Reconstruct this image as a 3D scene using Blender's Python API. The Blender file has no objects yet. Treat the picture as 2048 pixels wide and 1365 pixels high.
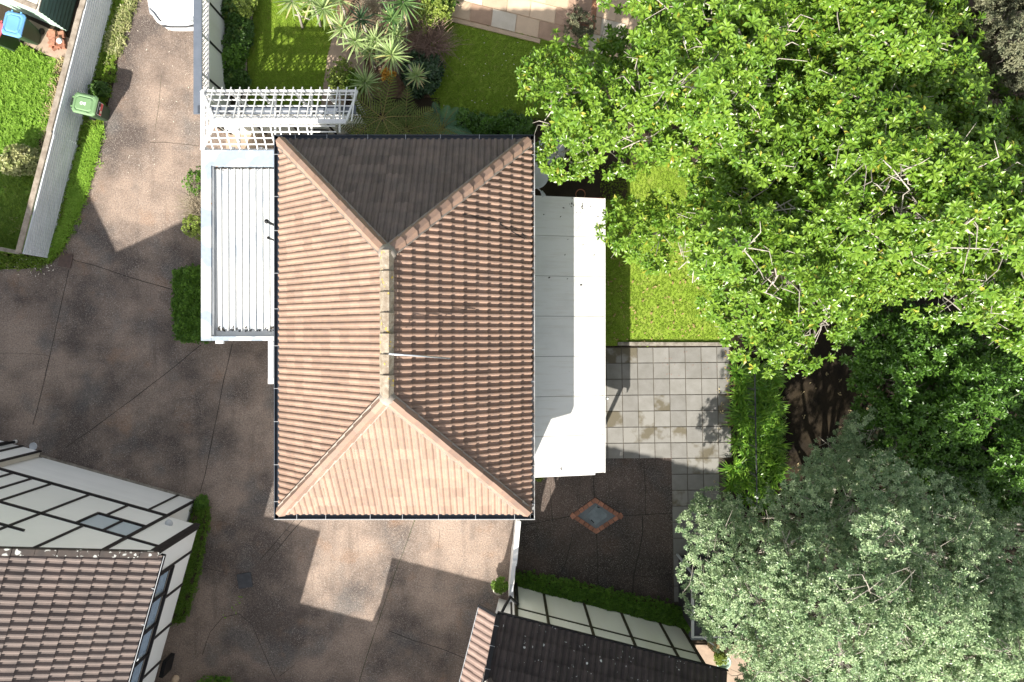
import bpy, bmesh, math, random
import numpy as np
from mathutils import Vector, Matrix, Quaternion

# ------------------------------------------------------------------ scene, camera, light
scene = bpy.context.scene
COL = scene.collection
H = 23.0            # drone height above the yard (m)
F = 1365.333        # focal length in pixels of the 2048 px photograph
U0, V0 = 1004.0, 672.0   # where the plumb line below the drone lands in the photograph
PXM = H / F         # metres per photograph pixel on the ground

cam = bpy.data.cameras.new("camera")
cam.sensor_width = 36.0
cam.lens = 24.0
cam.shift_x = 20.0 / 2048.0
cam.shift_y = -10.5 / 2048.0
cam.clip_start = 0.1
cam.clip_end = 500.0
cam_ob = bpy.data.objects.new("camera", cam)
cam_ob.location = (0, 0, H)
COL.objects.link(cam_ob)
scene.camera = cam_ob

SUN_EL = math.radians(37.0)
SH = Vector((0.42, 0.91, 0.0)).normalized()          # horizontal direction in which shadows fall
world = bpy.data.worlds.new("World")
scene.world = world
world.use_nodes = True
wn = world.node_tree
sky = wn.nodes.new("ShaderNodeTexSky")
sky.sky_type = 'NISHITA'
sky.sun_disc = False
sky.sun_elevation = SUN_EL
sky.sun_rotation = math.atan2(-SH.x, -SH.y)
sky.ozone_density = 0.6
sky.dust_density = 2.0
bg = wn.nodes["Background"]
bg.inputs["Strength"].default_value = 0.108
hs_node = wn.nodes.new("ShaderNodeHueSaturation")      # white balance of the daylight
hs_node.inputs["Saturation"].default_value = 0.34
wn.links.new(sky.outputs["Color"], hs_node.inputs["Color"])
wn.links.new(hs_node.outputs["Color"], bg.inputs["Color"])

sl = bpy.data.lights.new("sun", 'SUN')
sl.energy = 5.0
sl.angle = math.radians(0.55)
sl.color = (1.0, 0.945, 0.86)
sun_ob = bpy.data.objects.new("sun", sl)
d = Vector((SH.x * math.cos(SUN_EL), SH.y * math.cos(SUN_EL), -math.sin(SUN_EL)))
sun_ob.rotation_euler = d.to_track_quat('-Z', 'Y').to_euler()
sun_ob.location = (-10, -22, 30)
COL.objects.link(sun_ob)

scene.view_settings.view_transform = 'Standard'
scene.view_settings.look = 'None'
scene.view_settings.gamma = 1.0
scene.view_settings.exposure = 1.0
scene.view_settings.use_curve_mapping = False

rng = np.random.default_rng(7)
random.seed(7)
UP = Vector((0, 0, 1))

# ------------------------------------------------------------------ small helpers
def S(u, v, h=0.0):
    """point at height h that stands under photograph pixel u, v"""
    k = (H - h) / F
    return Vector(((u - U0) * k, -(v - V0) * k, h))

def Gd(x, y, h=0.0):
    """plan position given as ground-pixel offset from the plumb point"""
    return Vector((x * PXM, -y * PXM, h))

def pix(P):
    k = F / (H - P[:, 2])
    return np.stack([U0 + P[:, 0] * k, V0 - P[:, 1] * k], 1)

BASE = {}

def link(o):
    COL.objects.link(o)
    return o

def thing(name, label, cat, loc=(0, 0, 0), group=None, rz=0.0):
    o = bpy.data.objects.new(name, None)
    o.empty_display_size = 0.2
    o.location = loc
    o.rotation_euler = (0, 0, rz)
    o['label'] = label
    o['category'] = cat
    if group:
        o['group'] = group
    link(o)
    BASE[o.name] = Vector(loc) if rz == 0 else Vector((0, 0, 0))
    return o

def tag(o, label=None, cat=None, group=None, kind=None):
    if label: o['label'] = label
    if cat: o['category'] = cat
    if group: o['group'] = group
    if kind: o['kind'] = kind
    return o

def base_of(p):
    return BASE.get(p.name, Vector((0, 0, 0))) if p else Vector((0, 0, 0))

def place(name, me, parent=None, M=None, kind=None):
    """link mesh data me as an object whose world matrix is M, as a child of parent"""
    o = bpy.data.objects.new(name, me)
    b = base_of(parent)
    if M is None:
        M = Matrix.Identity(4)
    if parent:
        o.parent = parent
        BASE[o.name] = b
        M = Matrix.Translation(-b) @ M
        if parent.parent is not None:      # sub-part: parent part may carry its own matrix
            o.matrix_parent_inverse = parent.matrix_basis.inverted()
    o.matrix_basis = M
    if kind: o['kind'] = kind
    return link(o)

class MB:
    def __init__(s):
        s.v = []; s.f = []
    def add(s, vs, fs):
        n = len(s.v)
        s.v.extend([tuple(x) for x in vs])
        s.f.extend([tuple(i + n for i in f) for f in fs])
        return s
    def box(s, c, size, rz=0.0, taper=1.0):
        hx, hy, hz = size[0] / 2, size[1] / 2, size[2] / 2
        ca, sa = math.cos(rz), math.sin(rz)
        vs = []
        for z in (-1, 1):
            t = taper if z > 0 else 1.0
            for x, y in ((-1, -1), (1, -1), (1, 1), (-1, 1)):
                px, py = x * hx * t, y * hy * t
                vs.append((c[0] + px * ca - py * sa, c[1] + px * sa + py * ca, c[2] + z * hz))
        return s.add(vs, [(0, 3, 2, 1), (4, 5, 6, 7), (0, 1, 5, 4), (1, 2, 6, 5), (2, 3, 7, 6), (3, 0, 4, 7)])
    def prism(s, poly, z0, z1):
        n = len(poly)
        vs = [(p[0], p[1], z0) for p in poly] + [(p[0], p[1], z1) for p in poly]
        fs = [tuple(range(n - 1, -1, -1)), tuple(range(n, 2 * n))]
        fs += [(i, (i + 1) % n, n + (i + 1) % n, n + i) for i in range(n)]
        return s.add(vs, fs)
    def bar(s, p0, p1, w, h):
        p0 = Vector(p0); p1 = Vector(p1)
        x = (p1 - p0).normalized()
        y = UP.cross(x)
        y = y.normalized() if y.length > 1e-4 else Vector((0, 1, 0))
        z = x.cross(y)
        vs = []
        for p in (p0, p1):
            for a, b in ((-1, -1), (1, -1), (1, 1), (-1, 1)):
                vs.append(p + y * a * w / 2 + z * b * h / 2)
        return s.add(vs, [(0, 3, 2, 1), (4, 5, 6, 7), (0, 1, 5, 4), (1, 2, 6, 5), (2, 3, 7, 6), (3, 0, 4, 7)])
    def tube(s, pts, rad, n=6, cap=True):
        pts = [Vector(p) for p in pts]
        if not hasattr(rad, '__len__'):
            rad = [rad] * len(pts)
        rings = []
        ref = None
        for i, p in enumerate(pts):
            t = (pts[min(i + 1, len(pts) - 1)] - pts[max(i - 1, 0)]).normalized()
            if ref is None:
                ref = t.orthogonal().normalized()
            a = (ref - t * ref.dot(t))
            a = a.normalized() if a.length > 1e-5 else t.orthogonal().normalized()
            ref = a
            b = t.cross(a)
            rings.append([p + (a * math.cos(2 * math.pi * k / n) + b * math.sin(2 * math.pi * k / n)) * rad[i] for k in range(n)])
        vs = [v for r in rings for v in r]
        fs = []
        for i in range(len(pts) - 1):
            for k in range(n):
                k2 = (k + 1) % n
                fs.append((i * n + k, i * n + k2, (i + 1) * n + k2, (i + 1) * n + k))
        if cap:
            fs.append(tuple(range(n - 1, -1, -1)))
            fs.append(tuple((len(pts) - 1) * n + k for k in range(n)))
        return s.add(vs, fs)
    def lathe(s, prof, c=(0, 0, 0), n=16):
        vs = []
        for r, z in prof:
            for k in range(n):
                a = 2 * math.pi * k / n
                vs.append((c[0] + r * math.cos(a), c[1] + r * math.sin(a), c[2] + z))
        fs = []
        for i in range(len(prof) - 1):
            for k in range(n):
                k2 = (k + 1) % n
                fs.append((i * n + k, i * n + k2, (i + 1) * n + k2, (i + 1) * n + k))
        return s.add(vs, fs)
    def mesh(s, name, mat, smooth=False):
        me = bpy.data.meshes.new(name)
        me.from_pydata([tuple(v) for v in s.v], [], s.f)
        if mat: me.materials.append(mat)
        if smooth:
            me.polygons.foreach_set('use_smooth', [True] * len(me.polygons))
        me.update()
        return me
    def build(s, name, mat, parent=None, smooth=False, kind=None):
        b = base_of(parent)
        me = s.mesh(name, mat, smooth)
        if b.length > 0 or (parent and parent.parent is not None):
            pass
        return place(name, me, parent, None, kind)

def np_mesh(name, V, Q, mat, rnd=None, smooth=False):
    """mesh from numpy verts (n,3) and quads (m,4); rnd: one value per vertex"""
    me = bpy.data.meshes.new(name)
    nv, nq = len(V), len(Q)
    me.vertices.add(nv)
    me.vertices.foreach_set('co', np.ascontiguousarray(V, dtype=np.float32).ravel())
    me.loops.add(nq * 4)
    me.loops.foreach_set('vertex_index', np.ascontiguousarray(Q, dtype=np.int32).ravel())
    me.polygons.add(nq)
    me.polygons.foreach_set('loop_start', np.arange(0, nq * 4, 4, dtype=np.int32))
    me.polygons.foreach_set('use_smooth', np.full(nq, bool(smooth)))
    if rnd is not None:
        a = me.attributes.new('rnd', 'FLOAT', 'POINT')
        a.data.foreach_set('value', np.ascontiguousarray(rnd, dtype=np.float32))
    me.materials.append(mat)
    me.update(calc_edges=True)
    return me

def inst(tv, tq, R, L, seed=0):
    """copies of template (tv, tq) under matrices R (m,3,3) and offsets L (m,3) -> verts, quads, rnd"""
    m, n = len(L), len(tv)
    V = np.einsum('mij,nj->mni', R, tv) + L[:, None, :]
    Q = tq[None, :, :] + (np.arange(m) * n)[:, None, None]
    r = np.random.default_rng(seed).random(m)
    return V.reshape(-1, 3), Q.reshape(-1, 4), np.repeat(r, n)

def frames(N, spin, scale):
    """rotation-scale matrices with local z along N"""
    N = N / np.linalg.norm(N, axis=1, keepdims=True)
    ref = np.where(np.abs(N[:, 2:3]) < 0.9, np.array([[0, 0, 1.0]]), np.array([[1.0, 0, 0]]))
    A = np.cross(ref, N); A /= np.linalg.norm(A, axis=1, keepdims=True)
    B = np.cross(N, A)
    c, s_ = np.cos(spin)[:, None], np.sin(spin)[:, None]
    X = A * c + B * s_
    Y = -A * s_ + B * c
    return np.stack([X, Y, N], 2) * np.asarray(scale).reshape(-1, 1, 1)

def inside(P, poly):
    x, y = P[:, 0], P[:, 1]
    r = np.zeros(len(P), bool)
    n = len(poly)
    for i in range(n):
        x0, y0 = poly[i]; x1, y1 = poly[(i + 1) % n]
        c = ((y0 > y) != (y1 > y))
        with np.errstate(divide='ignore', invalid='ignore'):
            r ^= c & (x < (x1 - x0) * (y - y0) / (y1 - y0 + 1e-12) + x0)
    return r

def edge_dist(P, poly):
    dmin = np.full(len(P), 1e9)
    n = len(poly)
    for i in range(n):
        a = np.array(poly[i], float); b = np.array(poly[(i + 1) % n], float)
        ab = b - a
        t = np.clip(((P - a) @ ab) / (ab @ ab), 0, 1)
        dmin = np.minimum(dmin, np.linalg.norm(P - (a + t[:, None] * ab), axis=1))
    return dmin

def scatter(poly, n, seed):
    r = np.random.default_rng(seed)
    a = np.array(poly, float)
    lo, hi = a.min(0), a.max(0)
    out = np.zeros((0, 2))
    while len(out) < n:
        P = lo + (hi - lo) * r.random((n * 2, 2))
        out = np.vstack([out, P[inside(P, poly)]])
    return out[:n]

# ------------------------------------------------------------------ materials
def M_(name):
    m = bpy.data.materials.new(name)
    m.use_nodes = True
    nt = m.node_tree
    b = nt.nodes["Principled BSDF"]
    return m, nt, b

def nd(nt, typ, **kw):
    n = nt.nodes.new(typ)
    for k, v in kw.items():
        setattr(n, k, v)
    return n

def rgba(c):
    return (c[0], c[1], c[2], 1.0)

def mixc(nt, fac, a, b, blend='MIX'):
    n = nd(nt, "ShaderNodeMix", data_type='RGBA', blend_type=blend)
    for sock, v in ((n.inputs[0], fac), (n.inputs[6], a), (n.inputs[7], b)):
        if isinstance(v, (int, float)):
            sock.default_value = v
        elif isinstance(v, (tuple, list)):
            sock.default_value = rgba(v)
        else:
            nt.links.new(v, sock)
    return n.outputs[2]

def noise(nt, pos, scale, detail=4, rough=0.55):
    n = nd(nt, "ShaderNodeTexNoise")
    n.inputs["Scale"].default_value = scale
    n.inputs["Detail"].default_value = detail
    n.inputs["Roughness"].default_value = rough
    nt.links.new(pos, n.inputs["Vector"])
    return n.outputs[0]

def rampf(nt, x, a, b, lo=0.0, hi=1.0):
    n = nd(nt, "ShaderNodeMapRange")
    n.clamp = True
    n.inputs[1].default_value = a; n.inputs[2].default_value = b
    n.inputs[3].default_value = lo; n.inputs[4].default_value = hi
    nt.links.new(x, n.inputs[0])
    return n.outputs[0]

def math_(nt, op, a, b=0.0):
    n = nd(nt, "ShaderNodeMath", operation=op)
    for i, v in enumerate((a, b)):
        if isinstance(v, (int, float)): n.inputs[i].default_value = v
        else: nt.links.new(v, n.inputs[i])
    return n.outputs[0]

def rnd_out(nt):
    at = nd(nt, "ShaderNodeAttribute", attribute_name='rnd')
    oi = nd(nt, "ShaderNodeObjectInfo")
    return math_(nt, 'FRACT', math_(nt, 'ADD', at.outputs["Fac"], oi.outputs["Random"]))

def bumpn(nt, b, h, strength, dist=0.02):
    n = nd(nt, "ShaderNodeBump")
    n.inputs["Strength"].default_value = strength
    n.inputs["Distance"].default_value = dist
    nt.links.new(h, n.inputs["Height"])
    nt.links.new(n.outputs[0], b.inputs["Normal"])

def plain(name, c1, c2=None, scale=4.0, lo=0.35, hi=0.65, rough=0.6, spec=0.3, metal=0.0, rnd=0.0, bump=0.0, bscale=60.0,
          spots=None, fine=0.0, stretch=None):
    """procedural surface: two colours through noise, per-piece variation, optional spots (colour, scale, threshold)"""
    m, nt, b = M_(name)
    g = nd(nt, "ShaderNodeNewGeometry")
    pos = g.outputs["Position"]
    if stretch:
        mp = nd(nt, "ShaderNodeMapping")
        mp.inputs["Scale"].default_value = stretch
        nt.links.new(pos, mp.inputs["Vector"])
        spos = mp.outputs[0]
    else:
        spos = pos
    c2 = c2 or tuple(x * 0.8 for x in c1)
    col = mixc(nt, rampf(nt, noise(nt, spos, scale), lo, hi), c1, c2)
    if fine:
        f = rampf(nt, noise(nt, pos, 70.0, 2), 0.3, 0.7, 1 - fine, 1 + fine)
        col = mixc(nt, 1.0, col, f, 'MULTIPLY')
    if rnd:
        r = rnd_out(nt)
        col = mixc(nt, 1.0, col, rampf(nt, r, 0, 1, 1 - rnd, 1 + rnd), 'MULTIPLY')
    if spots:
        for sc, ss, th in spots:
            v = nd(nt, "ShaderNodeTexVoronoi"); v.inputs["Scale"].default_value = ss
            wob = mixc(nt, 0.12, pos, nd_noise_col(nt, pos, ss * 2), 'ADD')
            nt.links.new(wob, v.inputs["Vector"])
            msk = rampf(nt, v.outputs["Distance"], th * 0.7, th, 1, 0)
            pr = math_(nt, 'GREATER_THAN', noise(nt, pos, ss * 0.35, 2), 0.52)
            col = mixc(nt, math_(nt, 'MULTIPLY', msk, pr), col, sc)
    nt.links.new(col, b.inputs["Base Color"])
    b.inputs["Roughness"].default_value = rough
    b.inputs["Specular IOR Level"].default_value = spec
    b.inputs["Metallic"].default_value = metal
    if bump:
        bumpn(nt, b, noise(nt, pos, bscale, 3), bump)
    return m

def nd_noise_col(nt, pos, scale):
    n = nd(nt, "ShaderNodeTexNoise")
    n.inputs["Scale"].default_value = scale
    nt.links.new(pos, n.inputs["Vector"])
    return n.outputs["Color"]

def leafmat(name, c1, c2, c3=None, rough=0.35, spec=0.5, trans=0.25, tcol=None):
    """leaf: colour by per-leaf value, light coming through"""
    m, nt, b = M_(name)
    r = rnd_out(nt)
    cr = nd(nt, "ShaderNodeValToRGB")
    cr.color_ramp.elements[0].color = rgba(c1)
    cr.color_ramp.elements[1].color = rgba(c2)
    cr.color_ramp.elements[1].position = 0.85
    if c3:
        e = cr.color_ramp.elements.new(0.972); e.color = rgba(c2)
        e = cr.color_ramp.elements.new(0.99); e.color = rgba(c3)
    nt.links.new(r, cr.inputs[0])
    nt.links.new(cr.outputs[0], b.inputs["Base Color"])
    b.inputs["Roughness"].default_value = rough
    b.inputs["Specular IOR Level"].default_value = spec
    t = nd(nt, "ShaderNodeBsdfTranslucent")
    if tcol:
        t.inputs["Color"].default_value = rgba(tcol)
    else:
        nt.links.new(cr.outputs[0], t.inputs["Color"])
    mx = nd(nt, "ShaderNodeMixShader")
    mx.inputs[0].default_value = trans
    nt.links.new(b.outputs[0], mx.inputs[1])
    nt.links.new(t.outputs[0], mx.inputs[2])
    out = nt.nodes["Material Output"]
    nt.links.new(mx.outputs[0], out.inputs["Surface"])
    return m

def aggregate(name, a, bcol, speck):
    """exposed-aggregate concrete: stained ground colour full of pale chips"""
    m, nt, b = M_(name)
    g = nd(nt, "ShaderNodeNewGeometry")
    pos = g.outputs["Position"]
    col = mixc(nt, rampf(nt, noise(nt, pos, 0.33, 6, 0.6), 0.40, 0.60), a, bcol)
    col = mixc(nt, rampf(nt, noise(nt, pos, 1.3, 7, 0.68), 0.50, 0.75, 0, 0.38), col, tuple(x * 0.62 for x in bcol))
    mpt = nd(nt, "ShaderNodeMapping"); mpt.inputs["Rotation"].default_value = (0, 0, 0.5); mpt.inputs["Scale"].default_value = (3.2, 0.28, 1.0)
    nt.links.new(pos, mpt.inputs["Vector"])
    col = mixc(nt, rampf(nt, noise(nt, mpt.outputs[0], 0.9, 4), 0.56, 0.72, 0, 0.32), col, tuple(x * 0.6 for x in bcol))
    grey = sum(bcol) / 3
    col = mixc(nt, rampf(nt, noise(nt, pos, 0.62, 4), 0.54, 0.66, 0, 0.55), col, (grey * 1.25, grey * 1.24, grey * 1.22))
    col = mixc(nt, rampf(nt, noise(nt, pos, 0.9, 5), 0.60, 0.74, 0, 0.45), col, (a[0] * 0.9, a[1] * 0.68, a[2] * 0.5))
    col = mixc(nt, 1.0, col, rampf(nt, noise(nt, pos, 22.0, 4, 0.7), 0.3, 0.7, 0.6, 1.42), 'MULTIPLY')
    for sc, th, lim in ((62.0, 0.5, 0.6), (34.0, 0.36, 0.7), (17.0, 0.22, 0.84)):
        v = nd(nt, "ShaderNodeTexVoronoi"); v.inputs["Scale"].default_value = sc
        nt.links.new(pos, v.inputs["Vector"])
        sp = nd(nt, "ShaderNodeSeparateColor")
        nt.links.new(v.outputs["Color"], sp.inputs[0])
        k = math_(nt, 'MULTIPLY', rampf(nt, v.outputs["Distance"], th * 0.5, th, 1, 0), rampf(nt, sp.outputs[0], lim, 1.0, 0, 1))
        k = math_(nt, 'MULTIPLY', k, rampf(nt, noise(nt, pos, 1.1, 4), 0.3, 0.7, 0.35, 1.0))
        col = mixc(nt, k, col, speck)
    nt.links.new(col, b.inputs["Base Color"])
    b.inputs["Roughness"].default_value = 0.75
    b.inputs["Specular IOR Level"].default_value = 0.25
    bumpn(nt, b, noise(nt, pos, 45.0, 3), 0.35, 0.01)
    return m

def lawnmat(name, a, b_, c):
    m, nt, b = M_(name)
    g = nd(nt, "ShaderNodeNewGeometry")
    pos = g.outputs["Position"]
    col = mixc(nt, rampf(nt, noise(nt, pos, 1.1, 5), 0.35, 0.65), a, b_)
    col = mixc(nt, rampf(nt, noise(nt, pos, 3.5, 6, 0.7), 0.52, 0.72, 0, 0.7), col, c)
    col = mixc(nt, 1.0, col, rampf(nt, noise(nt, pos, 40.0, 3, 0.7), 0.25, 0.75, 0.5, 1.5), 'MULTIPLY')
    nt.links.new(col, b.inputs["Base Color"])
    b.inputs["Roughness"].default_value = 0.8
    b.inputs["Specular IOR Level"].default_value = 0.15
    bumpn(nt, b, noise(nt, pos, 60.0, 3), 0.8, 0.03)
    return m

def patchy_white(name, c1, c2, scale, th, rust=True):
    """white paint with hard-edged worn patches"""
    m, nt, b = M_(name)
    g = nd(nt, "ShaderNodeNewGeometry")
    pos = g.outputs["Position"]
    k = rampf(nt, noise(nt, pos, scale, 2, 0.4), th, th + 0.015)
    col = mixc(nt, k, c1, c2)
    if rust:
        k2 = rampf(nt, noise(nt, pos, scale * 3.1, 3), 0.72, 0.76, 0, 0.8)
        col = mixc(nt, k2, col, (0.55, 0.25, 0.08))
    col = mixc(nt, 1.0, col, rampf(nt, noise(nt, pos, 9.0, 4), 0.3, 0.7, 0.9, 1.05), 'MULTIPLY')
    nt.links.new(col, b.inputs["Base Color"])
    b.inputs["Roughness"].default_value = 0.5
    return m

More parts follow.
